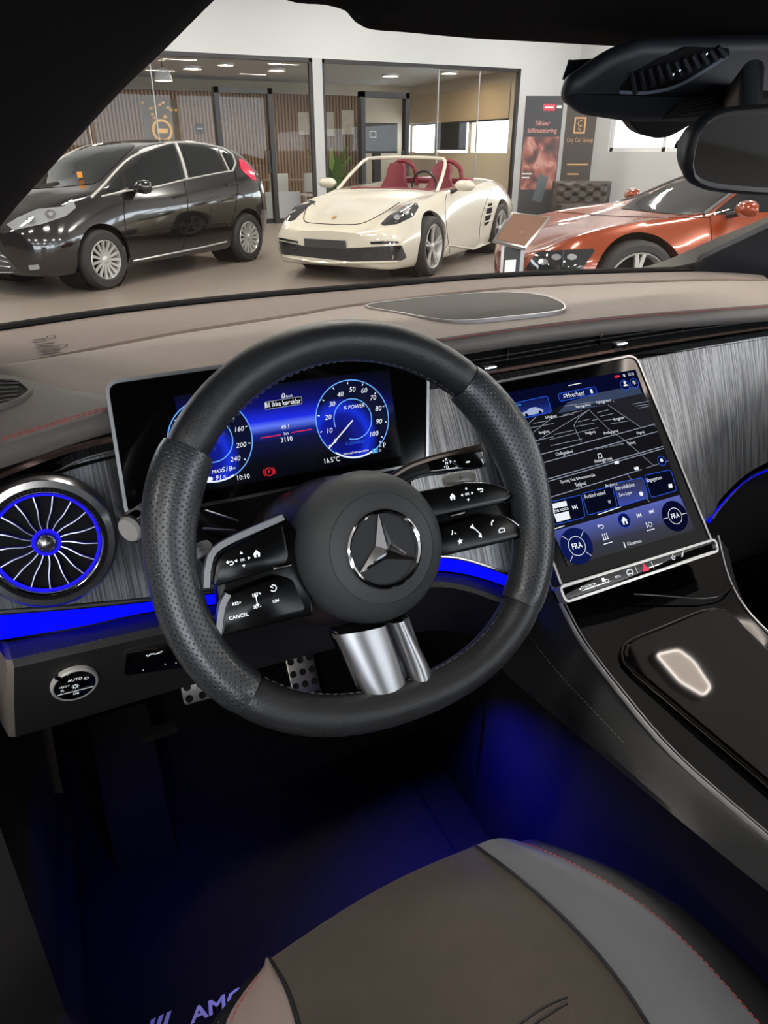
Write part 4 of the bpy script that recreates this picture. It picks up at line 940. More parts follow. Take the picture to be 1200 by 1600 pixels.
k2 = ext(catp([ax_(px, py, .485) for px, py in K2p], 5))
rows = [k1, [a.lerp(b, .2) + V((-.010, 0, .004)) for a, b in zip(k1, k2)], [a.lerp(b, .5) + V((-.014, 0, .006)) for a, b in zip(k1, k2)], [a.lerp(b, .8) + V((-.010, 0, .004)) for a, b in zip(k1, k2)], k2, [p + V((.012, 0, -.012)) for p in k2]]
mk('leather_pad', *loft(rows), 'leather', con)
rows = [[p + V((.012, 0, -.012)) for p in k2], [V((p.x + .02, p.y, (p.z + .33) / 2)) for p in k2], [V((p.x + .01, p.y, .30)) for p in k2]]
mk('carpet_wall', *loft(rows), 'carpet', con)
mk('console_core', *box2((.50, .72, .3), (.86, 1.2, .86)), 'matte_black', con)
rows = [kr, [p + V((.03, 0, -.03)) for p in kr], [V((p.x + .035, p.y, .3)) for p in kr]]
mk('console_side', *loft(rows), 'soft_black', con)
dashes(catmull([p + V((-.0005, 0, .001)) for p in [k1[i].lerp(k2[i], .42) + V((-.0155, 0, .0068)) for i in range(2, 26, 3)]], 30), .004, .002, .0005, 4).mk('stitching', 'thread_grey', con, kind='stuff')
ol = [KP.loc(*p, .004) for p in ((974, 1018), (984, 1000), (1045, 974), (1108, 950), (1142, 956), (1170, 985), (1280, 1085), (1440, 1225), (1380, 1375), (1200, 1224), (1005, 1060), (978, 1034))]
oln = [(p.x, p.y) for p in catmull([V((*p, 0)) for p in ol], 60, True)]
mat('lid_gloss', (14, 12, 11), 0.045, spec=0.5)
ld = mk('bin_lid', *plate(KP, oln, -.012, .005, .005), 'lid_gloss', con, smooth=15)
mk('lid_gap', *ringplate(KP, inset(oln, -.002), inset(oln, 0.0), -.012, .001), 'dark_chrome', ld)
mk('tray_edge', *tube(catmull([kp(990, 928, .004), kp(1050, 932, .002), kp(1095, 935, .002), kp(1128, 930, .004), kp(1145, 915, .004)], 16), .0014, 6), 'dark_chrome', con)
# ================================================================== driver seat
seat = thing('driver_seat', 'sporty front seat with dark suede centre, grey leather bolster and red stitching', 'seat', (0.24, 0.1, 0.33))
c2 = catmull([az(*p) for p in ((421, 1500, .665), (446, 1542, .668), (466, 1600, .668), (484, 1690, .665), (500, 1800, .66))], 18)
c3 = catmull([az(*p) for p in ((742, 1322, .665), (822, 1382, .672), (902, 1457, .675), (962, 1527, .675), (1012, 1602, .675), (1065, 1700, .67))], 18)
c4 = catmull([az(*p) for p in ((815, 1316, .675), (895, 1350, .695), (1000, 1412, .705), (1080, 1482, .71), (1150, 1558, .71), (1245, 1670, .71))], 18)
c5 = catmull([az(*p) for p in ((850, 1322, .66), (960, 1358, .675), (1050, 1408, .68), (1122, 1464, .682), (1190, 1528, .682), (1310, 1650, .68))], 18)
c1 = catmull([az(*p) for p in ((414, 1509, .66), (396, 1530, .67), (370, 1566, .672), (352, 1602, .672), (330, 1700, .67), (310, 1800, .665))], 18)
c1b = [p + V((-.035, .004, -.035)) for p in c1]
cols = [[a.lerp(b, t) + V((0, 0, .016 * math.sin(math.pi * t))) for a, b in zip(c2, c3)] for t in [i / 12 for i in range(13)]]
fr_ = [[c[0] + V((0, .012, -.02)), c[0] + V((0, .004, -.006))] + c for c in cols]
fr_ = [[c[0] + V((0, -.03, -.10)), c[0] + V((0, .006, -.05))] + c for c in fr_]
mk('seat_centre', *loft(fr_), 'alcantara', seat)
def strip(a, b, m, name, crown=.006, nn=6):
    rows = [[p.lerp(q_, t) + V((0, 0, crown * math.sin(math.pi * t))) for p, q_ in zip(a, b)] for t in [i / nn for i in range(nn + 1)]]
    rows = [[r_[0] + V((0, -.03, -.14)), r_[0] + V((0, .008, -.06)), r_[0] + V((0, .010, -.02)), r_[0] + V((0, .004, -.006))] + r_ for r_ in rows]
    return mk(name, *loft(rows), m, seat)
strip(c3, c4, 'seat_grey', 'bolster_panel', .010)
strip(c4, c5, 'seat_black', 'bolster_edge', .008)
strip(c1, c2, 'seat_taupe', 'bolster_panel', .008)
strip(c1b, c1, 'seat_black', 'bolster_edge', .004)
for a, sx in ((c5, 1), (c1b, -1)):
    rows = [a, [p + V((.012 * sx, 0, -.05)) for p in a], [V((p.x + .01 * sx, p.y - .01, .40)) for p in a]]
    mk('seat_skirt', *loft(rows), 'seat_black', seat)
mk('seat_base', *bevel_box((.24, -.03, .44), (.46, .72, .20), .03), 'matte_black', seat)
for a in (c2, c3): mk('piping', *tube(off(a, 0, .001), .0022, 6), 'seat_black', seat)
dashes(off(c4, 0, .0012), .004, .0018, .0006, 4).mk('stitching', 'thread_red', seat, kind='stuff')
dashes([p + V((.006, 0, .003)) for p in c1], .004, .0018, .0006, 4).mk('stitching', 'thread_red', seat, kind='stuff')
dashes([p + V((-.012, 0, -.008)) for p in c1], .004, .0018, .0006, 4).mk('stitching', 'thread_grey', seat, kind='stuff')
dashes([p.lerp(q_, .55) + V((.002, 0, .006)) for p, q_ in zip(c4, c5)], .0035, .0018, .0005, 4).mk('stitching', 'thread_dark', seat, kind='stuff')
_v, _f = loft(fr_); _bv = BVHTree.FromPolygons(_v, _f)
for pts in (((812, 1600), (850, 1574), (886, 1558)), ((835, 1600), (862, 1582), (886, 1568))):
    pl_ = catmull([_bv.ray_cast(O, ray(*p).normalized())[0] for p in pts], 8); mk('fabric_seam', *tube(pl_, .0012, 6), 'seat_black', seat)
# backrest behind the viewpoint, carried by the same frame
rows = []
for i in range(7):
    t = i / 6; y = -.24 - .22 * t; z = .62 + .62 * t; hw = .26 - .05 * t
    rows.append([V((.24 + hw * s, y + d, z)) for s, d in ((-1, .0), (-.8, .05), (-.55, .0), (0, -.02), (.55, .0), (.8, .05), (1, .0), (.9, -.10), (0, -.12), (-.9, -.10))])
mk('backrest', *loft(rows, True, True), 'seat_black', seat)
# floor mat with lettering
PM = Plane((0.1, 0.55, 0.336), (1, 0, 0), (0, 1, 0))
mo = roundpoly([PM.loc(*p) for p in ((118, 1500), (150, 1300), (420, 1190), (600, 1160), (760, 1420), (640, 1680), (160, 1760))], .04, 6)
fm = thing('floor_mat', 'dark pile floor mat with pale lettering under the seat edge', 'floor mat', PM.pt(0, 0, -.006))
mk('pile', *plate(PM, mo, -.006, .006, .002), 'mat_pile', fm)
mk('bound_edge', *tube([PM.pt(u, v, .005) for u, v in mo], .003, 6, closed=True), 'matte_black', fm)
u, v = PM.loc(340, 1576); b_ = B(); b_.add(text_vf('AMG', PM, u, v, .0068, .026, shear=.12, sx=1.25, bold=.025)); u, v = PM.loc(272, 1600)
for k in range(3): b_.add(flat(PM, [(u - .022 - k * .010, v - .016), (u - .016 - k * .010, v - .016), (u + .0 - k * .010, v + .014), (u - .006 - k * .010, v + .014)], .0068))
b_.mk('mat_lettering', 'mat_badge', fm, smooth=0, kind='stuff')
# ================================================================== overhead sensor housing, mirror
HP = Plane(ay(985, 150, .68), (1, 0, 0), (0, -math.sin(R(28)), math.cos(R(28))))
hs = thing('sensor_housing', 'dark plastic sensor housing with slatted vent above the mirror', 'sensor housing', HP.pt(0, -.05))
oh = roundpoly([HP.loc(*p) for p in ((884, 152), (898, 128), (962, 84), (1010, 66), (1280, 60), (1300, 150), (1230, 186), (1080, 196), (985, 197), (912, 186), (888, 168))], .006, 4)
mk('housing_body', *loft([[HP.pt(u, v, -.05) for u, v in inset(oh, .03)], [HP.pt(u, v, -.028) for u, v in inset(oh, .012)], [HP.pt(u, v, -.012) for u, v in oh], [HP.pt(u, v, -.003) for u, v in inset(oh, .003)], [HP.pt(u, v, 0) for u, v in inset(oh, .012)]], True, True), 'housing', hs, smooth=60)
ov = roundpoly([HP.loc(*p) for p in ((966, 138), (990, 112), (1030, 90), (1070, 74), (1140, 76), (1138, 88), (1090, 116), (1050, 136), (1010, 145), (975, 146))], .003)
vb = mk('slat_recess', *plate(HP, ov, -.002, .0008, 0), 'matte_black', hs)
for k in range(11):
    t = k / 10; a = (985 + 135 * t, 112 - 36 * t if t < .5 else 94 - 22 * (t - .5) * 2 + 0); b = (990 + 140 * t, 143 - 58 * t)
    p, q_ = HP.pt(*HP.loc(*a), .002), HP.pt(*HP.loc(*b), .0035)
    mk('slat', *tube([p, q_], [.0022, .0032], 6), 'housing', vb)
rim_ = catmull([HP.pt(*HP.loc(*p), .0015) for p in ((968, 143), (1010, 144), (1055, 134), (1095, 112), (1135, 86))], 14)
mat('slat_light', (120, 128, 142), 0.4); mk('recess_lip', *tube(rim_, .0018, 6), 'slat_light', vb)
for k in range(6):
    a = HP.pt(*HP.loc(1035 + k * 4, 184 - k * 4), .0015); b = HP.pt(*HP.loc(1115 + k * 10, 178 - k * 10), .0015)
    mk('ridge', *tube([a, b], .0011, 5), 'soft_black', hs)
pod = catmull([V((*HP.loc(*p), 0)) for p in ((980, 185), (988, 205), (1003, 220), (1030, 227), (1055, 222), (1080, 208), (1105, 190), (1040, 180))], 30, True)
pq = [(p.x, p.y) for p in pod]; mk('camera_pod', *loft([[HP.pt(u, v, -.03) for u, v in inset(pq, .010)], [HP.pt(u, v, -.02) for u, v in pq], [HP.pt(u, v, -.008) for u, v in inset(pq, .004)]], True, True), 'soft_black', hs)
b_ = B()
for px, py in ((1047, 112), (1057, 106), (1099, 80)):
    u, v = HP.loc(px, py); b_.add(flat(HP, circ(u, v, .0012, n=8), .0062))
b_.mk('sensor_dots', 'print_white', hs)
MP = Plane(ay(1170, 235, .52), (math.cos(R(12)), math.sin(R(12)), 0), (0, -.12, 1))
mr = thing('rear_view_mirror', 'black framed rear view mirror hanging below the sensor housing', 'mirror', MP.pt(0, -.04))
om = [(p.x, p.y) for p in catmull([V((*MP.loc(*p), 0)) for p in ((1074, 262), (1080, 225), (1094, 192), (1118, 173), (1160, 165), (1260, 162), (1345, 165), (1365, 200), (1360, 270), (1340, 300), (1240, 306), (1130, 301), (1090, 292), (1077, 280))], 60, True)]
mk('mirror_shell', *loft([[MP.pt(u, v, -.035) for u, v in inset(om, .032)], [MP.pt(u, v, -.02) for u, v in inset(om, .012)], [MP.pt(u, v, -.006) for u, v in inset(om, .001)], [MP.pt(u, v, 0) for u, v in om], [MP.pt(u, v, .003) for u, v in inset(om, .003)], [MP.pt(u, v, .001) for u, v in inset(om, .007)]], True, True), 'soft_black', mr, smooth=60)
mk('mirror_glass', *flat(MP, inset(om, .007), .0014), 'mirror_glass', mr)
mk('mirror_arm', *tube([MP.pt(.02, .02, -.02), MP.pt(.02, .06, -.03), HP.pt(.15, .0, .0)], [.012, .010, .014], 12), 'soft_black', mr)

# unseen lamp added in the roof lining, shaped to put a highlight on the lid
nK = KP.n; zl = 1.452
def refl(px, py):
    d = ray(px, py); p = KP.pt(*KP.loc(px, py, .005), .005); r_ = d - nK * (2 * d.dot(nK)); return p + r_ * ((zl - p.z) / r_.z)
lp = [refl(*p) for p in ((1024, 1022), (1060, 1014), (1084, 1032), (1112, 1074), (1100, 1088), (1062, 1066))]
lc2 = sum(lp, V()) / len(lp); PLm = Plane(lc2, (1, 0, 0), (0, -1, 0)); ol2 = roundpoly([((p - lc2).dot(PLm.ux), (p - lc2).dot(PLm.uy)) for p in lp], .012, 5)
rl = thing('added_highlight_lamp', 'small lit reading lamp in the roof lining reflected in the console lid', 'lamp', lc2)
emit_mat('lamp_lens', (255, 236, 220), 8.0); emit_mat('lamp_edge', (255, 244, 232), 34.0)  # glow of the added lamp, set to show in the lid
mk('lamp_base', *plate(PLm, inset(ol2, -.008), -.03, -.002, .002), 'headliner', rl); mk('lens', *flat(PLm, ol2, -.0005), 'lamp_lens', rl); mk('lens_edge', *ringplate(PLm, ol2, inset(ol2, .0035), -.001, .001), 'lamp_edge', rl)
# footwell lamps: small blue lamps under the dash
for i, (p, pw) in enumerate(((V((.36, .71, .655)), 4.0), (V((.02, .76, .68)), .35))):
    mk('footwell_lamp', *bevel_box(p, (.05, .02, .01), .003), 'matte_black', None, label=('small blue footwell lamp under the dash beside the console' if i == 0 else 'small blue footwell lamp under the dash beside the door'), cat='lamp')
    l = bpy.data.lights.new('footwell_light', 'AREA'); l.size = .05; l.energy = pw; l.color = (0.02, 0.02, 1.0)
    o = bpy.data.objects.new('footwell_light', l); COL.objects.link(o); o.location = p - V((0, 0, .008)); o.rotation_euler = (R(-42 if i == 0 else -10), R(-14 if i == 0 else 8), 0); l.spread = R(125)
# ================================================================== showroom hall
mat('hall_floor', (126, 117, 109), 0.38, vary=(2.5, 0.07), bump=('noise', 60, 0.05))
mat('wall_white', (196, 197, 197), 0.85)
mat('wall_slate', (88, 88, 90), 0.85)
mat('wall_warm', (205, 192, 172), 0.85)
mat('ceiling_white', (205, 206, 206), 0.9)
mat('frame_black', (28, 28, 30), 0.4)
mat('post_grey', (176, 178, 178), 0.6)
mat('blind_beige', (196, 176, 148), 0.9)
mat('blind_dark', (52, 54, 58), 0.8)
mat('picture_paper', (176, 172, 164), 0.8, vary=(8, 0.35))
mat('gold', (200, 150, 70), 0.35, 0.6)
mat('plant_green', (86, 116, 48), 0.6)
mat('pot_grey', (120, 118, 115), 0.7)
mat('desk_wood', (120, 104, 88), 0.5)
mat('chair_shell', (190, 186, 180), 0.5)
mat('pvc_white', (228, 230, 230), 0.4)
emit_mat('lamp_warm', (255, 232, 196), 110.0)
emit_mat('lamp_panel', (255, 248, 238), 105.0)
def slat_mat():
    m = bpy.data.materials.new('slat_wood'); m.use_nodes = True; nt = m.node_tree; b = nt.nodes['Principled BSDF']
    tc = nt.nodes.new('ShaderNodeTexCoord'); wv = nt.nodes.new('ShaderNodeTexWave'); wv.bands_direction = 'X'; wv.inputs['Scale'].default_value = 3.6; wv.inputs['Distortion'].default_value = 0
    nt.links.new(tc.outputs['Object'], wv.inputs['Vector']); rp = nt.nodes.new('ShaderNodeValToRGB')
    rp.color_ramp.elements[0].position = .25; rp.color_ramp.elements[1].position = .5; rp.color_ramp.elements[0].color = lin((58, 42, 33)); rp.color_ramp.elements[1].color = lin((138, 108, 84))
    nt.links.new(wv.outputs['Fac'], rp.inputs[0]); nt.links.new(rp.outputs[0], b.inputs['Base Color']); b.inputs['Roughness'].default_value = .6; M['slat_wood'] = m
slat_mat()
def struct(name, vf, m, parent=None): return mk(name, *vf, m, parent, smooth=0, kind=None if parent else 'structure')
YB, XR, XO, YO, ZG, ZC = 15.4, 11.9, 10.33, 20.9, 2.95, 4.4
XL, YR = -9.0, -9.0
fl = struct('floor', box2((XL, YR, -.2), (XR, YO, 0)), 'hall_floor')
wb_ = B(); wb_.add(box2((XL, YB, ZG), (XR, YB + .2, ZC))); wb_.add(box2((XO, YB, 0), (XR, YB + .2, ZG)))
wall_back = struct('wall_back', (wb_.v, wb_.f), 'wall_white')
struct('trim_1', box2((5.475, YB - .03, 0), (5.673, YB + .1, ZG)), 'post_grey')
cl = B(); cl.add(box2((XL, YR, ZC), (XR, YB + .2, ZC + .2))); struct('ceiling', (cl.v, cl.f), 'ceiling_white')
struct('ceiling', box2((-3, YB + .2, ZG), (XO, YO, ZG + .15)), 'ceiling_white')
# office shell behind the glass
struct('wall_office_rear', box2((-3, YO, 0), (XO, YO + .15, ZG)), 'wall_warm')
for a, b in ((0.2, 9.6),):
    struct('trim_2', box2((a, YO - 1.05, 0.0), (8.35, YO - 1.0, 2.62)), 'slat_wood')
struct('wall_office_left', box2((-3, YB + .2, 0), (-2.85, YO, ZG)), 'wall_warm')
o_ = B(); o_.add(box2((XO, YB + .2, 0), (XO + .12, YO, 1.30))); o_.add(box2((XO, YB + .2, 1.98), (XO + .12, YO, ZG)))
for y in (YB + .2, 17.4, 19.2, 20.7): o_.add(box2((XO, y, 1.3), (XO + .12, y + .15, 1.98)))
struct('wall_office_right', (o_.v, o_.f), 'wall_warm')
# right hall wall with its strip window
o_ = B(); o_.add(box2((XR, YR, 0), (XR + .2, YB, 1.33))); o_.add(box2((XR, YR, 2.15), (XR + .2, YB, ZC)))
for y in (YR, -4, 1.0, 6.0, 9.2, 14.1): o_.add(box2((XR, y, 1.33), (XR + .2, y + (1.3 if y == 14.1 else .25), 2.15)))
struct('wall_right', (o_.v, o_.f), 'wall_white')
w1 = struct('window_1', box2((XR + .08, 9.45, 1.33), (XR + .10, 14.1, 2.15)), 'partition_glass')
for y in (9.45, 10.9, 12.4, 13.98): struct('window_frame', box2((XR + .04, y, 1.33), (XR + .12, y + .1, 2.15)), 'pvc_white', w1)
for z in (1.33, 2.07): struct('window_frame', box2((XR + .04, 9.45, z), (XR + .12, 14.1, z + .08)), 'pvc_white', w1)
# unseen wall beside, solid and dark to cut side light; daylight enters behind
struct('wall_left', box2((XL - .2, YR, 0), (XL, YB, ZC)), 'wall_slate')
o_ = B(); o_.add(box2((XL, YR - .2, 0), (XR, YR, .5))); o_.add(box2((XL, YR - .2, 3.7), (XR, YR, ZC)))
for x in (-9, -5, -1, 3, 7, 11.6): o_.add(box2((x, YR - .2, .5), (x + .3, YR, 3.7)))
struct('wall_front', (o_.v, o_.f), 'wall_white')
# glass partitions
for i, (x0, x1) in enumerate(((-2.8, 5.475), (5.673, XO))):
    g = struct('window_%d' % (i + 2), box2((x0, YB + .05, .04), (x1, YB + .062, ZG)), 'partition_glass')
    for a, b in (((x0, YB, ZG - .07), (x1, YB + .1, ZG)), ((x0, YB, 0), (x1, YB + .1, .09)), ((x0, YB, 0), (x0 + .06, YB + .1, ZG)), ((x1 - .06, YB, 0), (x1, YB + .1, ZG))):
        struct('black_frame', box2(a, b), 'frame_black', g)
    for x in ((1.2, 2.4) if i == 0 else (8.3, 9.3)): struct('glass_joint', box2((x, YB + .03, .09), (x + .015, YB + .08, ZG - .07)), 'post_grey', g)
    # baseboard of the frosted lower band is left clear: cars stand in front of it
for i, (x0, x1) in enumerate(((3.49, 4.62), (6.48, 7.58))):
    d = struct('door_%d' % (i + 1), box2((x0 + .09, YB + .0, .03), (x1 - .09, YB + .03, 2.3)), 'door_glass')
    for a, b in (((x0, YB - .06, 0), (x0 + .09, YB + .12, 2.42)), ((x1 - .09, YB - .06, 0), (x1, YB + .12, 2.42)), ((x0, YB - .06, 2.32), (x1, YB + .12, 2.42))): struct('door_frame', box2(a, b), 'frame_black', d)
    struct('door_handle', box2((x1 - .17, YB - .1, .95), (x1 - .13, YB - .03, 1.35)), 'frame_black', d)
struct('trim_3', box2((4.62, YB + .9, 0), (5.4, YB + .95, .55)), 'wall_white')
# window blinds in the office side wall
bl = thing('roller_blind', 'beige roller blind covering the upper office side wall', 'blind', (XO - .04, 18, 1.98))
mk('blind_cloth', *box2((XO - .03, YB + .35, 2.0), (XO - .02, 20.6, 2.72)), 'blind_beige', bl, smooth=0); mk('blind_rail', *box2((XO - .05, YB + .35, 1.97), (XO - .01, 20.6, 2.01)), 'frame_black', bl)
bl = thing('roller_blind', 'short dark roller blind pulled over one office window', 'blind', (XO - .04, 18.2, 1.4))
mk('blind_cloth', *box2((XO - .06, 17.55, 1.38), (XO - .05, 19.2, 1.97)), 'blind_dark', bl, smooth=0); mk('blind_rail', *box2((XO - .07, 17.55, 1.36), (XO - .04, 19.2, 1.385)), 'frame_black', bl)
PS_ = thing('poster_stand', 'dark grey poster panel standing beyond the second glass door', 'poster', (8.5, 18.9, 0))
mk('panel', *box2((7.85, 18.9, 1.28), (9.0, 18.94, 1.98)), 'blind_dark', PS_); mk('foot', *box2((8.3, 18.85, 0), (8.5, 18.98, 1.3)), 'frame_black', PS_)
mk('emblem', *ringplate(Plane((8.3, 18.89, 1.72), (1, 0, 0), (0, 0, 1)), circ(0, 0, .13, .11, 4, 45, 405), circ(0, 0, .10, .08, 4, 45, 405), -.002, .004), 'post_grey', PS_)
# ceiling lamps of the hall
for i, x in enumerate((-6, -2, 2, 6, 10)):
    for j, y in enumerate((-5, -.5, 4, 8.5, 13)):
        t = thing('ceiling_light', 'long white ceiling light panel under the hall ceiling', 'light', (x, y, ZC - .06), 'hall ceiling lights')
        mk('light_tray', *box2((x - .66, y - .16, ZC - .05), (x + .66, y + .16, ZC)), 'pvc_white', t, smooth=0); mk('light_diffuser', *box2((x - .6, y - .12, ZC - .06), (x + .6, y + .12, ZC - .045)), 'lamp_panel', t, smooth=0)
for i, (px, py) in enumerate(((300, 104), (432, 107), (610, 116), (200, 88), (740, 112))):  # the last two downlights are added to brighten the office
    p = az(px, py, ZG) if i < 3 else V((1.2, 17.6, ZG)) if i == 3 else V((9.2, 16.6, ZG)); t = thing('ceiling_spot', ('round ceiling downlight before the slatted wall left of the first office door', 'round ceiling downlight between the two office doors', 'round ceiling downlight above the second office door', 'round ceiling downlight above the gold emblem panel', 'round ceiling downlight close to the beige roller blind')[i], 'light', (p.x, p.y, ZG - .03))
    mk('spot_ring', *lathe([(.15, 0), (.19, -.02), (.20, .03)], (p.x, p.y, ZG - .03), (0, 0, 1), 24), 'pvc_white', t); mk('spot_lens', *lathe([(0, -.005), (.15, -.005), (.155, .02)], (p.x, p.y, ZG - .03), (0, 0, 1), 24), 'lamp_warm', t)
for i, (px, py) in enumerate(((255, 121), (352, 97))):
    p = ay(px, py, 17.0); t = thing('pendant_lamp', ('white bell pendant lamp above the gold emblem panel', 'white bell pendant lamp near the first office door')[i], 'lamp', p)
    mk('lamp_shade', *lathe([(.03, .16), (.09, .14), (.15, .06), (.175, -.06), (.165, -.06), (.14, .05), (.02, .13)], p, (0, 0, 1), 24), 'pvc_white', t); mk('lamp_cord', *tube([p + V((0, 0, .15)), V((p.x, p.y, max(ZG, p.z + .16)))], .008, 6), 'frame_black', t); mk('lamp_bulb', *lathe([(0, -.05), (.05, -.03), (.06, .02), (0, .07)], p, (0, 0, 1), 14), 'lamp_warm', t)
# wall pieces in the office
YS = YO - 1.08
def wallpt(px, py): p = ay(px, py, YS); return p
p = wallpt(253, 200); t = thing('emblem_panel', 'dark patterned wall panel with a round gold emblem', 'wall art', (p.x, YS, p.z - .4))
PE = Plane((p.x, YS, p.z), (1, 0, 0), (0, 0, 1))
mk('panel', *plate(PE, [(-.42, -.5), (.42, -.5), (.42, .62), (-.42, .62)], -.03, 0, 0), mat('panel_pattern', (92, 80, 68), .6, vary=(9, .5)), t)
mk('emblem_ring', *ringplate(PE, circ(0, -.05, .24, n=28), circ(0, -.05, .185, n=28), 0, .03), 'gold', t); mk('emblem_bar', *plate(PE, roundpoly([(-.13, -.11), (.13, -.11), (.13, -.01), (-.13, -.01)], .04), 0, .03, 0), 'gold', t)
rng = random.Random(3)
for k in range(14):
    u, v = rng.uniform(-.38, .38), rng.uniform(.2, .58); mk('gold_leaf', *plate(PE, circ(u, v, .035, .025, 8), 0, .01, 0), 'gold', t)
p = wallpt(312, 201); PE = Plane((p.x, YS, p.z), (1, 0, 0), (0, 0, 1)); t = thing('wall_sign', 'small dark round sign on the slatted office wall', 'sign', (p.x, YS, p.z - .13)); mk('disc', *plate(PE, circ(0, 0, .125, n=28), -.02, .02, .005), 'frame_black', t); mk('disc_bar', *plate(PE, [(-.07, -.012), (.07, -.012), (.07, .012), (-.07, .012)], .02, .024, 0), 'post_grey', t)
for i, (px, py, wdt, hgt) in enumerate(((543, 191, .34, .55), (516, 194, .2, .55), (474, 193, .28, .5))):
    p = wallpt(px, py); PE = Plane((p.x, YS, p.z), (1, 0, 0), (0, 0, 1)); t = thing('picture_frame', ('framed grey picture on the slats beside the second office door', 'narrow framed picture next to the white post', 'framed grey picture right of the first office door')[i], 'picture', (p.x, YS, p.z - hgt / 2))
    o2 = [(-wdt / 2, -hgt / 2), (wdt / 2, -hgt / 2), (wdt / 2, hgt / 2), (-wdt / 2, hgt / 2)]; mk('frame', *ringplate(PE, o2, inset(o2, .02), -.01, .02), 'post_grey', t, smooth=0); mk('print', *flat(PE, inset(o2, .02), .008), 'picture_paper', t)
# office plant
p = V((6.35, 16.7, 0)); t = thing('potted_plant', 'leafy green potted plant behind the glass beside the white post', 'plant', p)
mk('pot', *lathe([(0, 0), (.16, 0), (.2, .35), (.19, .36), (.17, .3), (0, .3)], p, (0, 0, 1), 20), 'pot_grey', t)
for k in range(16):
    a = R(k * 137.5); l = .5 + .35 * ((k * 7) % 5) / 5; up_ = .75 + .55 * ((k * 3) % 7) / 7; b0 = p + V((0, 0, .3)); rows = []
    for s in range(6):
        q_ = s / 5; c = b0 + V((math.cos(a) * l * q_ ** 1.5, math.sin(a) * l * q_ ** 1.5, up_ * (q_ - .28 * q_ * q_) * 1.35)); wd = .012 + .065 * max(0, math.sin(math.pi * q_ ** .8)); sd = V((-math.sin(a), math.cos(a), 0)); rows.append([c - sd * wd, c + V((0, 0, -.01)), c + sd * wd])
    mk('leaf', *loft(rows), 'plant_green', t)
# desk and chairs in the office
p = V((5.3, 17.3, 0)); t = thing('office_desk', 'pale office desk seen through the glass partition', 'desk', p)
mk('desk_top', *bevel_box(p + V((0, 0, .74)), (1.5, .8, .04), .008), 'desk_wood', t)
for sx in (-.68, .68):
    for sy in (-.34, .34): mk('leg', *tube([p + V((sx, sy, 0)), p + V((sx, sy, .73))], .02, 8), 'post_grey', t)
for i, (x, y) in enumerate(((4.95, 16.55), (5.75, 16.6))):
    p = V((x, y, 0)); t = thing('office_chair', ('pale office chair at the desk nearer the first door', 'pale office chair at the desk nearer the white post')[i], 'chair', p)
    mk('seat', *bevel_box(p + V((0, 0, .46)), (.44, .42, .05), .015), 'chair_shell', t); mk('backrest', *bevel_box(p + V((0, -.2, .72)), (.42, .04, .38), .015, Matrix.Rotation(R(8), 3, 'X')), 'chair_shell', t)
    for sx in (-.18, .18):
        for sy in (-.17, .17): mk('leg', *tube([p + V((sx, sy, .44)), p + V((sx * 1.2, sy * 1.2, 0))], .012, 6), 'post_grey', t)
# roll-up banners
def cam_plane(o): return Plane(o, (math.cos(YAW), -math.sin(YAW), 0), (0, 0, 1))
emit = None
mat('banner_dark', (50, 53, 58), .55); mat('banner_red', (205, 50, 78), .5); mat('banner_salmon', (205, 140, 130), .5); mat('banner_white', (220, 220, 220), .5)
mat('banner_brown', (56, 48, 44), .55); mat('banner_gold', (196, 150, 92), .4)
def photo_mat():
    m = mat('banner_photo', (150, 90, 80), .5); nt = m.node_tree; b = nt.nodes['Principled BSDF']; tc = nt.nodes.new('ShaderNodeTexCoord'); n = nt.nodes.new('ShaderNodeTexNoise'); n.inputs['Scale'].default_value = 3.2; n.inputs['Detail'].default_value = 1.5; n.inputs['Distortion'].default_value = .6
    nt.links.new(tc.outputs['Object'], n.inputs['Vector']); rp = nt.nodes.new('ShaderNodeValToRGB'); e = rp.color_ramp.elements
    while len(e) < 5: e.new(.5)
    for q_, (ps, c) in zip(e, ((.3, (48, 40, 44)), (.42, (96, 58, 56)), (.54, (156, 92, 82)), (.62, (190, 140, 128)), (.75, (90, 70, 70)))): q_.position = ps; q_.color = lin(c)
    nt.links.new(n.outputs['Fac'], rp.inputs[0]); nt.links.new(rp.outputs[0], b.inputs['Base Color'])
photo_mat()
b0 = az(833, 346, 0); P1 = cam_plane(b0); t = thing('banner', 'tall dark roll-up banner with salmon lettering and a red photo', 'banner', b0)
u0, u1 = -.36, .40; H1 = 2.32
mk('base', *bevel_box(P1.pt((u0 + u1) / 2, .05), (u1 - u0, .16, .10), .02, Matrix.Rotation(-YAW, 3, 'Z')), 'satin_chrome', t)
mk('sheet', *plate(P1, [(u0, .08), (u1, .08), (u1, H1), (u0, H1)], -.008, 0, 0), 'banner_dark', t, smooth=0)
mk('photo_print', *flat(P1, [(u0 + .02, .62), (u1 - .02, .62), (u1 - .02, 1.6), (u0 + .02, 1.6)], .002), 'banner_photo', t)
mk('logo_patch', *flat(P1, [(.0, 2.06), (.24, 2.06), (.24, 2.18), (.0, 2.18)], .002), 'banner_red', t)
b_ = B(); b_.add(text_vf('Sikker', P1, .02, 1.84, .003, .12, bold=.01)); b_.add(text_vf('bilfinansiering', P1, .02, 1.71, .003, .12, sx=.9, bold=.01)); b_.mk('heading', 'banner_salmon', t, smooth=0)
b_ = B()
for a_, c_, wd_ in (((.27, 2.13), (.37, 2.13), .05), ((.03, 2.12), (.21, 2.12), .03), ((-.32, .92), (-.12, .92), .025), ((-.32, .85), (-.16, .85), .025)): b_.add(band(P1, [a_, c_], wd_, .003))
b_.mk('small_print', 'banner_white', t, smooth=0, kind='stuff')
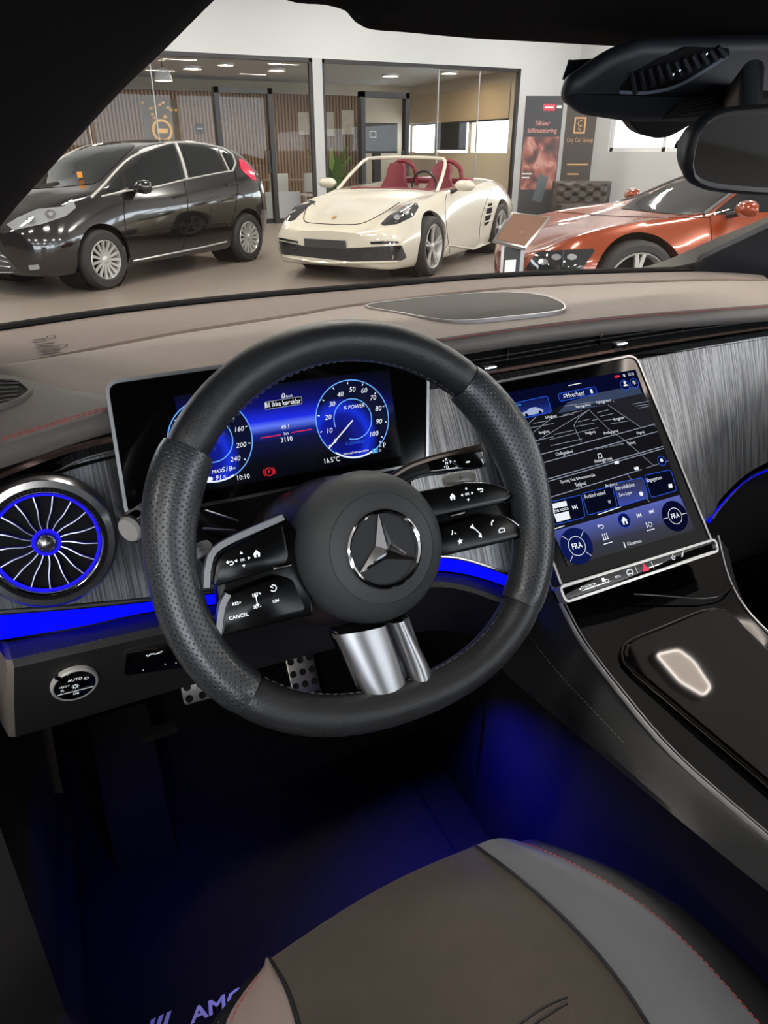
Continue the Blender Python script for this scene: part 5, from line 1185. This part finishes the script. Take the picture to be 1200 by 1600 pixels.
mk('phone_print', *plate(P1, roundpoly([(-.06, .42), (.14, .36), (.24, .86), (.04, .92)], .03), 0, .003, 0), mat('phone_grey', (84, 92, 98), .5), t)
b0 = V((11.05, 13.3, 0)); P2 = cam_plane(b0); t = thing('banner', 'dark brown roll-up banner with gold square logo and gold lettering', 'banner', b0)
lx = [P2.loc(px, 230)[0] for px in (880, 927)]; ztop = P2.loc(900, 168)[1]
mk('base', *bevel_box(P2.pt(sum(lx) / 2, .05), (lx[1] - lx[0], .14, .10), .02, Matrix.Rotation(-YAW, 3, 'Z')), 'satin_chrome', t)
mk('sheet', *plate(P2, [(lx[0], .08), (lx[1], .08), (lx[1], ztop + .25), (lx[0], ztop + .25)], -.008, 0, 0), 'banner_brown', t, smooth=0)
uc, vc = P2.loc(906, 195); ow = [(uc - .12, vc - .16), (uc + .12, vc - .16), (uc + .12, vc + .14), (uc - .12, vc + .14)]
mk('logo_frame', *ringplate(P2, ow, inset(ow, .03), 0, .004), 'banner_gold', t, smooth=0)
b_ = B(); b_.add(text_vf('C', P2, uc, vc + .02, .004, .16)); b_.add(text_vf('G', P2, uc, vc - .07, .004, .1)); u, v = P2.loc(906, 219); b_.add(text_vf('City Car Group', P2, u, v, .004, .115, sx=.74)); u, v = P2.loc(902, 257); b_.add(band(P2, [(u - .22, v), (u + .22, v)], .03, .004)); u, v = P2.loc(895, 272); b_.add(band(P2, [(u - .12, v), (u + .12, v)], .03, .004)); b_.mk('gold_lettering', 'banner_gold', t, smooth=0)
# tufted armchair back
sp_ = az(908, 345, 0); P3 = cam_plane(V((10.3, 12.4, 0))); mat('tuft_leather', (58, 50, 46), .45)
cc = P3.loc(908, 305); t = thing('tufted_armchair', 'dark brown buttoned leather armchair by the banners', 'armchair', P3.pt(cc[0], 0))
w0 = P3.loc(864, 305)[0]; w1_ = P3.loc(953, 305)[0]; zt = P3.loc(908, 283)[1]
NX, NY = 49, 29; rows = []
for j in range(NY):
    r_ = []
    for i in range(NX):
        s = i / (NX - 1); q_ = j / (NY - 1); tu = (math.cos(s * 2 * math.pi * 4) * math.cos(q_ * 2 * math.pi * 2.5)); ed = min(1, min(s, 1 - s) * 10, (1 - q_) * 8)
        r_.append(P3.pt(w0 + (w1_ - w0) * s, .35 + (zt - .35) * q_, (.06 + .035 * tu) * max(.05, ed)))
    rows.append(r_)
mk('buttoned_back', *loft(rows), 'tuft_leather', t); mk('back_shell', *plate(P3, [(w0, .12), (w1_, .12), (w1_, zt), (w0, zt)], -.14, .01, .02), 'tuft_leather', t)
mk('seat_cushion', *bevel_box(P3.pt(cc[0], .32, .34), (w1_ - w0 - .1, .6, .2), .05, Matrix.Rotation(-YAW, 3, 'Z')), 'tuft_leather', t)
for s in (-.35, .35): mk('foot', *tube([P3.pt(cc[0] + s, 0, .5), P3.pt(cc[0] + s, .24, .5)], .025, 8), 'frame_black', t)
# information stand
iy = 5.0; t = thing('info_stand', 'silver information stand with tilted brown panel beside the orange car', 'stand', ay(812, 425, iy) * V((1, 1, 0)) if False else V((ay(812, 425, iy).x, iy, 0)))
pts = [(770, 375), (800, 331), (862, 338), (822, 388)]
ps3 = [ay(770, 375, iy - .08), ay(800, 331, iy + .16), ay(862, 338, iy + .08), ay(822, 388, iy - .15)]
ctr_ = sum(ps3, V()) / 4; nx = (ps3[1] - ps3[0]).cross(ps3[3] - ps3[0]).normalized(); nx = nx if nx.z > 0 else -nx
PI_ = Plane(ctr_, (ps3[2] - ps3[1]), nx.cross((ps3[2] - ps3[1]))); o3 = [PI_.loc(*p) for p in pts]
mat('info_print', (112, 84, 68), .18, spec=.5)
mk('panel_frame', *plate(PI_, o3, -.025, 0, .004), 'satin_chrome', t); mk('panel_print', *flat(PI_, inset(o3, .018), .002), 'info_print', t)
mk('post', *box2((ctr_.x - .03, iy - .03, .02), (ctr_.x + .03, iy + .03, ctr_.z - .02)), 'silver', t); mk('foot', *bevel_box((ctr_.x, iy, .012), (.36, .36, .024), .008), 'silver', t)
pc = ay(793, 405, iy - .05); mk('leaflet_holder', *bevel_box((pc.x + .02, iy - .06, pc.z), (.16, .04, .22), .006), 'pvc_white', t); mk('leaflet', *box2((pc.x - .06, iy - .092, pc.z - .11), (pc.x + .09, iy - .086, pc.z + .10)), 'blind_dark', t); mk('leaflet_text', *box2((pc.x - .05, iy - .095, pc.z - .09), (pc.x + .05, iy - .093, pc.z - .0)), 'pvc_white', t)

# ================================================================== the three cars
def st(x, zb, ws, zs, wm, zm, wb, zbt, wr, zr, zt):
    mid = ((wb + wr) / 2 + .02, (zbt + zr) / 2 + .01)
    return [V((x, y, z)) for y, z in ((0, zb), (ws * .85, zb), (ws, zs), ((ws + wm) / 2 + .015, (zs + zm) / 2), (wm, zm), ((wb + wm) / 2 + .02, (zbt + zm) / 2), (wb, zbt), mid, (wr, zr), (wr * .55, zr + (zt - zr) * .78), (0, zt))]
def temp(vf):
    me = bpy.data.meshes.new('tmp'); me.from_pydata([V(p) for p in vf[0]], [], vf[1])
    bm = bmesh.new(); bm.from_mesh(me); bmesh.ops.remove_doubles(bm, verts=bm.verts, dist=1e-5); bmesh.ops.recalc_face_normals(bm, faces=bm.faces); bm.to_mesh(me); bm.free()
    o = bpy.data.objects.new('tmp', me); COL.objects.link(o); return o
class Car:
    def __init__(s, name, label, pose, stations, paint, wr, wb, yw, cuts=()):
        s.x, s.y, s.a = pose; s.root = thing(name, label, 'car', (s.x, s.y, 0)); s.wr = wr; s.wb = wb
        K = len(stations[0]); cols = [catp([q_[k] for q_ in stations], 4) for k in range(K)]; n = len(cols[0]); rows = []
        for i in range(n):
            half = catp([cols[k][i] for k in range(K)], 3)
            half = [V((p.x, max(0, p.y), p.z)) for p in half]
            rows.append(half + [V((p.x, -p.y, p.z)) for p in half[-2:0:-1]])
        body = temp(loft(rows, True, True)); tmp = []
        for cx in (0, -wb):
            for sg in (1, -1):
                v, f = lathe([(0, .42), (wr + .05, .42), (wr + .05, 1.3), (0, 1.3)], (cx, 0, wr + .01), (0, sg, 0), 40); tmp.append(temp((v, f)))
        for c in cuts: tmp.append(temp(c))
        for t_ in tmp:
            md = body.modifiers.new('cut', 'BOOLEAN'); md.operation = 'DIFFERENCE'; md.object = t_; md.solver = 'EXACT'
        dg = bpy.context.evaluated_depsgraph_get(); me = bpy.data.meshes.new_from_object(body.evaluated_get(dg))
        vs = [s.w(v.co) for v in me.vertices]; fs = [tuple(p.vertices) for p in me.polygons]
        for o in tmp + [body]: bpy.data.objects.remove(o)
        s.body = mk('body', vs, fs, paint, s.root, smooth=32)
        bv = [s.w(p) for r_ in rows for p in r_]; bf = loft(rows, True, True)[1]
        s.bvh = BVHTree.FromPolygons(bv, bf)
        for cx in (0, -wb):
            for sg in (1, -1): s.well(cx, sg)
    def w(s, p):
        c, q_ = math.cos(s.a), math.sin(s.a); return V((s.x + p[0] * c - p[1] * q_, s.y + p[0] * q_ + p[1] * c, p[2]))
    def inv(s, p):
        c, q_ = math.cos(s.a), math.sin(s.a); dx, dy = p[0] - s.x, p[1] - s.y; return V((dx * c + dy * q_, -dx * q_ + dy * c, p[2]))
    def mir(s, p): q_ = s.inv(p); return s.w((q_.x, -q_.y, q_.z))
    def wv(s, vf): return [s.w(p) for p in vf[0]], vf[1]
    def well(s, cx, sg):
        mk('wheel_well', *s.wv(lathe([(0, .425), (s.wr + .048, .425), (s.wr + .048, .80)], (cx, 0, s.wr + .01), (0, sg, 0), 28)), 'matte_black', s.root)
    def onto(s, px, py, off_=.004):
        d = ray(px, py).normalized(); h = s.bvh.ray_cast(O, d)
        if h[0] is None:
            h = s.bvh.find_nearest(O + d * (V((s.x, s.y, .6)) - O).length); p = h[0]; n = h[1]
        else: p, n = h[0], h[1]
        if n.dot(O - p) < 0: n = -n
        return p + n * off_
    def patch(s, name, pts, m, off_=.004, mirror=True, parent=None, cuts=3, rnd=2.0, **k):
        pts = roundpoly(pts, rnd, 3); bm = bmesh.new(); vs = [bm.verts.new((x, y, 0)) for x, y in pts]; bm.faces.new(vs)
        bmesh.ops.triangulate(bm, faces=bm.faces[:])
        for _ in range(cuts):
            ed = [e for e in bm.edges if e.calc_length() > 6]
            if ed: bmesh.ops.subdivide_edges(bm, edges=ed, cuts=1, use_grid_fill=False); bmesh.ops.triangulate(bm, faces=[f for f in bm.faces if len(f.verts) > 3])
        bm.verts.index_update(); v = [s.onto(q_.co.x, q_.co.y, off_) for q_ in bm.verts]; f = [tuple(x.index for x in g.verts) for g in bm.faces]; bm.free()
        o = mk(name, v, f, m, parent or s.root, smooth=60, **k)
        if mirror: mk(name, [s.mir(p) for p in v], f, m, parent or s.root, smooth=60)
        return o
    def line(s, name, pts, r_, m, off_=.002, mirror=True, n=20):
        pp = catmull([V((*p, 0)) for p in pts], n); path = [s.onto(p.x, p.y, off_) for p in pp]; mk(name, *tube(path, r_, 6), m, s.root)
        if mirror: mk(name, *tube([s.mir(p) for p in path], r_, 6), m, s.root)
    def wheel(s, cx, sg, y, style, rimr, tw=.2, steer=0):
        R_ = s.wr; ax = V((0, sg, 0)); o = V((cx, sg * y, R_)); h = tw / 2
        ty = mk('tyre', *s.wv(lathe([(rimr, h - .02), (rimr + .015, h), (R_ - .03, h), (R_ - .006, h - .03), (R_, h - .05), (R_, -h + .05), (R_ - .02, -h), (rimr, -h)], o, ax, 48)), 'tyre_rubber', s.root)
        mk('rim', *s.wv(lathe([(rimr + .004, h - .015), (rimr - .006, h - .004), (rimr - .02, h - .03), (rimr - .03, -h * .2)], o, ax, 40)), style[1], ty)
        mk('brake_back', *s.wv(lathe([(0, h - .10), (rimr - .02, h - .10), (rimr - .02, -.05)], o, ax, 28)), 'matte_black', ty)
        mk('hub_cap', *s.wv(lathe([(0, h - .012), (.03, h - .014), (.05, h - .03), (.05, h - .08)], o, ax, 20)), style[1], ty)
        n, m, wd = style[0], style[1], style[2]; x = V((1, 0, 0)); z = V((0, 0, 1))
        for k in range(n):
            for tw_ in ((-.13, .13) if style[3] else (0,)):
                a = 2 * math.pi * k / n + .3; a1 = a + tw_ * .4; a2 = a + tw_
                pp = [o + (x * math.cos(q_) + z * math.sin(q_)) * rr_ + ax * hh_ for q_, rr_, hh_ in ((a1, .035, h - .03), ((a1 + a2) / 2, rimr * .5, h - .028), (a2, rimr - .004, h - .012))]
                mk('spoke', *s.wv(sweep([(-wd, -.012), (wd, -.012), (wd * .8, .006), (-wd * .8, .006)], catmull(pp, 6), up=ax)), m, ty)
    def mirror_cap(s, c, size, m, stem_to):
        for sg in (1, -1):
            o = V((c[0], sg * c[1], c[2])); rows = []
            for i in range(9):
                t_ = -1 + 2 * i / 8; k = math.sqrt(max(0.02, 1 - abs(t_) ** 2.6)); rows.append([V((o.x + size[0] * k * math.cos(q_) * (1 if math.cos(q_) > 0 else .5), o.y + size[1] * t_, o.z + size[2] * k * math.sin(q_))) for q_ in [2 * math.pi * j / 14 for j in range(14)]])
            mm = mk('door_mirror', *s.wv(loft(rows, True, True)), m, s.root); mk('mirror_foot', *s.wv(tube([o + V((0, -sg * size[1] * .6, -size[2] * .5)), V((stem_to[0], sg * stem_to[1], stem_to[2]))], [.02, .03], 8)), 'frame_black', mm)
mat('tyre_rubber', (38, 36, 36), .7); mat('wheel_silver', (190, 188, 184), .35, .5); mat('wheel_dark', (70, 70, 74), .3, .7)
mat('paint_black', (10, 9, 11), .12, coat=1.0, spec=.6); mat('paint_white', (204, 197, 180), .25, coat=1.0); mat('paint_orange', (138, 56, 23), .22, .25, coat=1.0)
mat('car_glass', (20, 25, 27), .03, spec=.6); mat('lamp_clear', (180, 183, 187), .10, .6, coat=1.0); mat('lamp_dark', (34, 38, 42), .08, .2, coat=1.0); mat('lamp_red', (190, 24, 60), .15, emit=(190, 24, 60), es=.25, coat=1.0); mat('red_leather', (120, 28, 44), .5); mat('plastic_grey', (70, 72, 74), .5)
# --- black hatchback
FI = Car('black_hatchback', 'black five door hatchback with silver hubcaps standing on the hall floor', (.10, 9.25, R(217.5)), [
    st(.84, .30, .35, .32, .42, .45, .40, .58, .28, .62, .64), st(.76, .22, .62, .28, .68, .46, .60, .66, .36, .72, .75), st(.55, .19, .76, .26, .82, .50, .70, .79, .42, .86, .89), st(.2, .18, .80, .26, .85, .54, .75, .90, .46, .96, .99),
    st(-.2, .18, .81, .26, .86, .58, .78, .96, .52, 1.02, 1.05), st(-.5, .18, .81, .26, .86, .60, .79, .98, .62, 1.10, 1.15), st(-.9, .18, .81, .26, .86, .62, .79, .99, .62, 1.28, 1.33), st(-1.3, .18, .81, .26, .86, .63, .79, 1.0, .59, 1.40, 1.44),
    st(-1.8, .18, .81, .26, .86, .64, .79, 1.02, .58, 1.43, 1.48), st(-2.3, .18, .81, .26, .86, .65, .79, 1.05, .57, 1.41, 1.465), st(-2.75, .20, .80, .28, .85, .66, .77, 1.08, .54, 1.34, 1.40), st(-2.98, .24, .74, .32, .80, .66, .72, 1.06, .50, 1.22, 1.27), st(-3.08, .30, .66, .36, .72, .64, .66, .96, .45, 1.06, 1.08), st(-3.12, .36, .5, .42, .55, .60, .50, .80, .30, .88, .90)],
    'paint_black', .305, 2.489, .76)
zf = zz(0, 200, 440 / 1200)
def F(*p): return [zf(*q_) for q_ in p]
FI.patch('window_pane', F((545, 258), (537, 185), (600, 130), (650, 102), (730, 76), (738, 80), (776, 218), (660, 250)), 'car_glass')
FI.patch('window_pane', F((776, 72), (870, 80), (915, 96), (960, 180), (815, 214)), 'car_glass')
FI.patch('window_pane', F((945, 97), (985, 117), (998, 168), (985, 180)), 'car_glass')
FI.patch('window_pane', F((448, 270), (515, 196), (526, 262)), 'car_glass')
FI.patch('windscreen', F((100, 262), (190, 120), (290, 66), (400, 56), (500, 58), (576, 74), (520, 130), (430, 222), (400, 238), (260, 252)), 'car_glass', mirror=False, cuts=4)
FI.line('window_trim', F((388, 296), (432, 255), (540, 140), (640, 92), (740, 64), (860, 68), (940, 86), (988, 112), (1004, 160), (990, 184)), .014, 'silver_paint', .004)
FI.line('window_trim', F((432, 292), (540, 268), (660, 252), (780, 222), (900, 198), (992, 182)), .010, 'silver_paint', .004)
FI.line('window_trim', F((748, 66), (775, 140), (795, 218)), .022, 'silver_paint', .004)
FI.line('window_trim', F((930, 86), (955, 140), (975, 182)), .010, 'silver_paint', .004)
FI.patch('headlight', F((28, 412), (80, 380), (160, 346), (268, 336), (308, 300), (324, 340), (280, 376), (180, 410), (60, 436)), 'lamp_clear')
for c, r_ in (((130, 394), 8), ((215, 368), 9)):
    FI.patch('lamp_bowl', [(zf(*c)[0] + r_ * math.cos(k), zf(*c)[1] + r_ * .8 * math.sin(k)) for k in [i * .7 for i in range(9)]], 'chrome', .008)
    FI.patch('lamp_bulb', [(zf(*c)[0] + r_ * .45 * math.cos(k), zf(*c)[1] + r_ * .4 * math.sin(k)) for k in [i * .7 for i in range(9)]], 'lamp_clear', .012)
FI.patch('grille', F((0, 520), (45, 565), (74, 598), (30, 625), (0, 632)), 'plastic_grey', mirror=False)
for k in range(4): FI.line('grille_bar', F((4, 540 + k * 24), (30 + k * 10, 552 + k * 20)), .007, 'silver', .012, False, 4)
FI.line('bumper_line', F((5, 640), (70, 652), (140, 655)), .010, 'plastic_grey', .006, False)
FI.patch('fog_lamp', F((120, 585), (165, 580), (170, 600), (128, 606)), 'lamp_clear', .006)
FI.patch('tail_lamp', F((1014, 128), (1040, 140), (1080, 184), (1094, 226), (1074, 222), (1026, 178)), 'lamp_red', .006)
for pts in (((535, 275), (528, 340), (540, 480), (560, 565)), ((782, 222), (800, 310), (795, 420), (780, 510)), ((1000, 185), (1012, 260), (1000, 360), (975, 440))): FI.line('door_seam', F(*pts), .005, 'matte_black', 0)
for c in ((766, 291), (988, 236)): FI.line('door_handle', F((c[0] - 26, c[1] + 6), (c[0], c[1]), (c[0] + 26, c[1] - 6)), .016, 'paint_black', .012, n=6)
FI.line('sill_strip', F((565, 567), (700, 540), (850, 510), (965, 484)), .012, 'silver', .004)
FI.line('body_crease', F((520, 462), (640, 440), (800, 418), (960, 405)), .004, 'matte_black', 0)
FI.line('mud_flap', F((522, 505), (530, 550), (542, 625)), .02, 'plastic_grey', .01, False)
for cx in (0, -FI.wb):
    for sg in (1, -1): FI.wheel(cx, sg, .77, (15, 'wheel_silver', .016, False), .2, .19)
FI.mirror_cap((-.62, .93, 1.0), (.10, .11, .075), 'paint_black', (-.60, .80, .97))
mk('orange_tag', *box(FI.w((-.32, .30, 1.12)), (.05, .02, .06)), mat('tag_orange', (220, 140, 40), .6), FI.root)
# --- white roadster
cut = bevel_box((-1.22, 0, 1.0), (1.05, 1.26, .84), .08)
BX = Car('white_roadster', 'cream white open roadster with red leather seats', (3.70, 8.62, R(218.5)), [
    st(.92, .22, .40, .24, .50, .40, .42, .52, .25, .54, .55), st(.82, .16, .72, .20, .78, .42, .66, .58, .40, .58, .59), st(.50, .14, .82, .20, .87, .46, .74, .73, .42, .69, .69), st(.10, .13, .84, .20, .90, .52, .74, .82, .44, .77, .77), st(-.30, .13, .84, .20, .90, .54, .76, .86, .48, .84, .84), st(-.60, .13, .84, .2, .89, .55, .79, .89, .55, .91, .92), st(-1.2, .13, .84, .2, .885, .56, .82, .91, .62, .93, .94), st(-1.8, .13, .84, .2, .89, .58, .82, .93, .62, .96, .97), st(-2.3, .14, .84, .2, .905, .62, .80, .95, .56, 1.0, 1.01), st(-2.8, .16, .82, .24, .89, .62, .74, .91, .5, .95, .96), st(-3.2, .22, .76, .3, .82, .6, .66, .82, .42, .86, .86), st(-3.40, .30, .6, .36, .66, .58, .55, .70, .35, .74, .74)],
    'paint_white', .335, 2.475, .80, [cut])
zb = zz(400, 230, 440 / 1200)
def X(*p): return [zb(*q_) for q_ in p]
BX.patch('headlight', X((530, 328), (568, 290), (640, 246), (684, 238), (693, 256), (670, 296), (604, 328), (545, 336)), 'lamp_dark', mirror=True)
for c, r_ in (((600, 300), 5), ((640, 278), 5)): BX.patch('lamp_lens', [(zb(*c)[0] + r_ * math.cos(k), zb(*c)[1] + r_ * math.sin(k)) for k in [i * .7 for i in range(9)]], 'lamp_clear', .008)
BX.line('hood_seam', X((250, 205), (215, 260), (204, 300), (215, 320), (300, 328), (400, 330), (460, 322), (540, 282), (612, 236)), .006, 'matte_black', 0, False, 40)
BX.patch('crest', X((322, 304), (334, 293), (345, 295), (340, 303), (330, 308)), 'gold', .004, False, rnd=.5)
BX.patch('bumper_grille', X((97, 398), (205, 420), (390, 430), (620, 418), (642, 470), (622, 482), (400, 487), (108, 456)), 'lamp_dark', .003, False, cuts=4)
BX.patch('number_plate', X((208, 388), (386, 398), (389, 432), (210, 424)), 'blind_dark', .02, False, rnd=.5)
for pts in (((485, 403), (545, 400), (606, 402), (608, 410), (490, 414)), ((98, 384), (180, 400), (182, 410), (100, 394))): BX.patch('light_strip', X(*pts), 'lamp_dark', .006, False, rnd=.5)
BX.line('lip_line', X((100, 462), (250, 485), (420, 492), (600, 486)), .012, 'paint_white', .01, False)
for pts in (((815, 192), (806, 240), (812, 340), (826, 460)), ((1000, 180), (960, 300), (950, 400))): BX.line('door_seam', X(*pts), .004, 'matte_black', 0)
BX.patch('air_intake', X((990, 240), (1006, 237), (1006, 272), (990, 325), (972, 338), (978, 290)), 'matte_black', .003, rnd=1)
for y0 in (255, 285, 312): BX.line('intake_bar', X((972, y0 + 6), (1006, y0 - 4)), .010, 'paint_white', .008, n=4)
BX.line('sill_line', X((825, 468), (920, 432), (1000, 402)), .014, 'paint_white', .012, n=8)
for cx, rm in ((0, .25), (-BX.wb, .25)):
    for sg in (1, -1): BX.wheel(cx, sg, .80, (5, 'wheel_silver', .014, True), rm, .22)
b_ = [(-.50, .70, .90), (-.75, .66, 1.06), (-1.02, .58, 1.235), (-1.06, .45, 1.265), (-1.07, 0, 1.275)]
fp = catmull([V(p) for p in b_] + [V((p[0], -p[1], p[2])) for p in b_[-2::-1]], 40)
mk('screen_frame', *BX.wv(tube(fp, .022, 8)), 'paint_white', BX.root)
rows = [[a.lerp(V((a.x * 0 - .45, a.y, .90)), 1 - t_) for a in fp[6:-6]] for t_ in (0, 1)]
gb = [V((-.42 - .06 * (abs(y) / .7) ** 2, y, .90)) for y in [.68 - 1.36 * i / 20 for i in range(21)]]; gt = catmull(fp[9:31], 21)
mk('windscreen', *BX.wv(loft([gb, gt])), 'partition_glass', BX.root)
BX.mirror_cap((-.72, .98, .97), (.08, .135, .065), 'paint_white', (-.72, .80, .90))
mk('cockpit_trim', *BX.wv(bevel_box((-1.2, 0, .62), (1.0, 1.22, .1), .02)), 'red_leather', BX.root)
mk('dash_top', *BX.wv(bevel_box((-.72, 0, .86), (.22, 1.2, .14), .04)), 'red_leather', BX.root)
for sy in (.34, -.34):
    rows = []
    for i in range(8):
        t_ = i / 7; hw = (.24, .25, .24, .22, .17, .13, .13, .09)[i]; z = .62 + .58 * t_; x = -1.38 - .16 * t_
        rows.append([V((x + d, sy + hw * q_, z)) for q_, d in ((-1, .05), (-.5, .0), (0, -.01), (.5, 0), (1, .05), (.8, -.09), (0, -.11), (-.8, -.09))])
    se = mk('seat_back', *BX.wv(loft(rows, True, True)), 'red_leather', BX.root)
    mk('roll_hoop', *BX.wv(tube(catmull([V((-1.74, sy - .2, .92)), V((-1.72, sy - .17, 1.14)), V((-1.71, sy, 1.23)), V((-1.72, sy + .17, 1.14)), V((-1.74, sy + .2, .92))], 18), .03, 8)), 'red_leather', BX.root)
mk('tonneau_cover', *BX.wv(bevel_box((-1.84, 0, .98), (.22, 1.3, .08), .03)), 'red_leather', BX.root)
sw_ = catmull([V((-.92, .34 + .17 * math.cos(k), .95 + .17 * math.sin(k))) for k in [i * math.pi / 6 for i in range(12)]], 24, True); mk('steering_wheel_ring', *BX.wv(tube(sw_, .014, 6, closed=True)), 'frame_black', BX.root)
# --- orange coupe
R8 = Car('orange_coupe', 'burnt orange low sports coupe parked beside the information stand', (4.74, 5.62, R(163)), [
    st(.86, .22, .30, .24, .36, .38, .30, .48, .2, .50, .51), st(.78, .16, .58, .2, .64, .42, .55, .56, .34, .565, .57), st(.66, .14, .76, .2, .82, .46, .70, .64, .40, .62, .625), st(.45, .13, .87, .2, .93, .50, .78, .74, .44, .69, .695), st(.05, .12, .88, .2, .955, .55, .78, .82, .46, .76, .76), st(-.35, .12, .88, .2, .95, .56, .80, .86, .52, .84, .85), st(-.6, .12, .88, .2, .945, .56, .82, .88, .62, .92, .94), st(-1.0, .12, .88, .2, .945, .57, .82, .91, .60, 1.09, 1.12), st(-1.4, .12, .88, .2, .945, .58, .82, .92, .56, 1.20, 1.24), st(-1.9, .12, .88, .2, .95, .6, .82, .93, .55, 1.20, 1.25), st(-2.4, .12, .89, .2, .96, .62, .84, .95, .55, 1.10, 1.14), st(-2.9, .14, .88, .22, .96, .62, .80, .93, .5, .98, 1.0), st(-3.3, .2, .84, .3, .9, .6, .72, .85, .45, .88, .88), st(-3.45, .3, .7, .36, .76, .58, .6, .74, .4, .78, .78)],
    'paint_orange', .35, 2.65, .83)
zr = zz(760, 140, 440 / 1200)
def Y(*p): return [zr(*q_) for q_ in p]
R8.patch('headlight', Y((160, 772), (215, 692), (300, 686), (456, 678), (461, 690), (432, 730), (405, 772)), 'lamp_dark', mirror=True)
for c in ((300, 715), (365, 715), (245, 735)): R8.patch('lamp_lens', [(zr(*c)[0] + 8 * math.cos(k), zr(*c)[1] + 5 * math.sin(k)) for k in [i * .7 for i in range(9)]], 'lamp_clear', .01)
R8.patch('windscreen', Y((572, 508), (640, 462), (860, 345), (1000, 322), (1160, 318), (1050, 440), (935, 528), (890, 536), (740, 526)), 'car_glass', mirror=False, cuts=4)
R8.patch('window_pane', Y((955, 535), (1065, 447), (1210, 425), (1330, 430), (1320, 510), (1180, 522)), 'car_glass', cuts=4)
R8.line('pillar_line', Y((925, 534), (1000, 478), (1062, 430), (1130, 385)), .014, 'plastic_grey', .006, n=14)
R8.line('hood_seam', Y((300, 520), (560, 540), (780, 545), (950, 545)), .004, 'matte_black', 0, False)
for pts in (((952, 540), (958, 600), (962, 700)),): R8.line('door_seam', Y(*pts), .004, 'matte_black', 0)
for cx in (0, -R8.wb):
    for sg in (1, -1): R8.wheel(cx, sg, .84, (5, 'wheel_silver', .02, True), .26, .24)
R8.mirror_cap((-.80, 1.04, .94), (.09, .12, .065), 'paint_orange', (-.74, .86, .88))
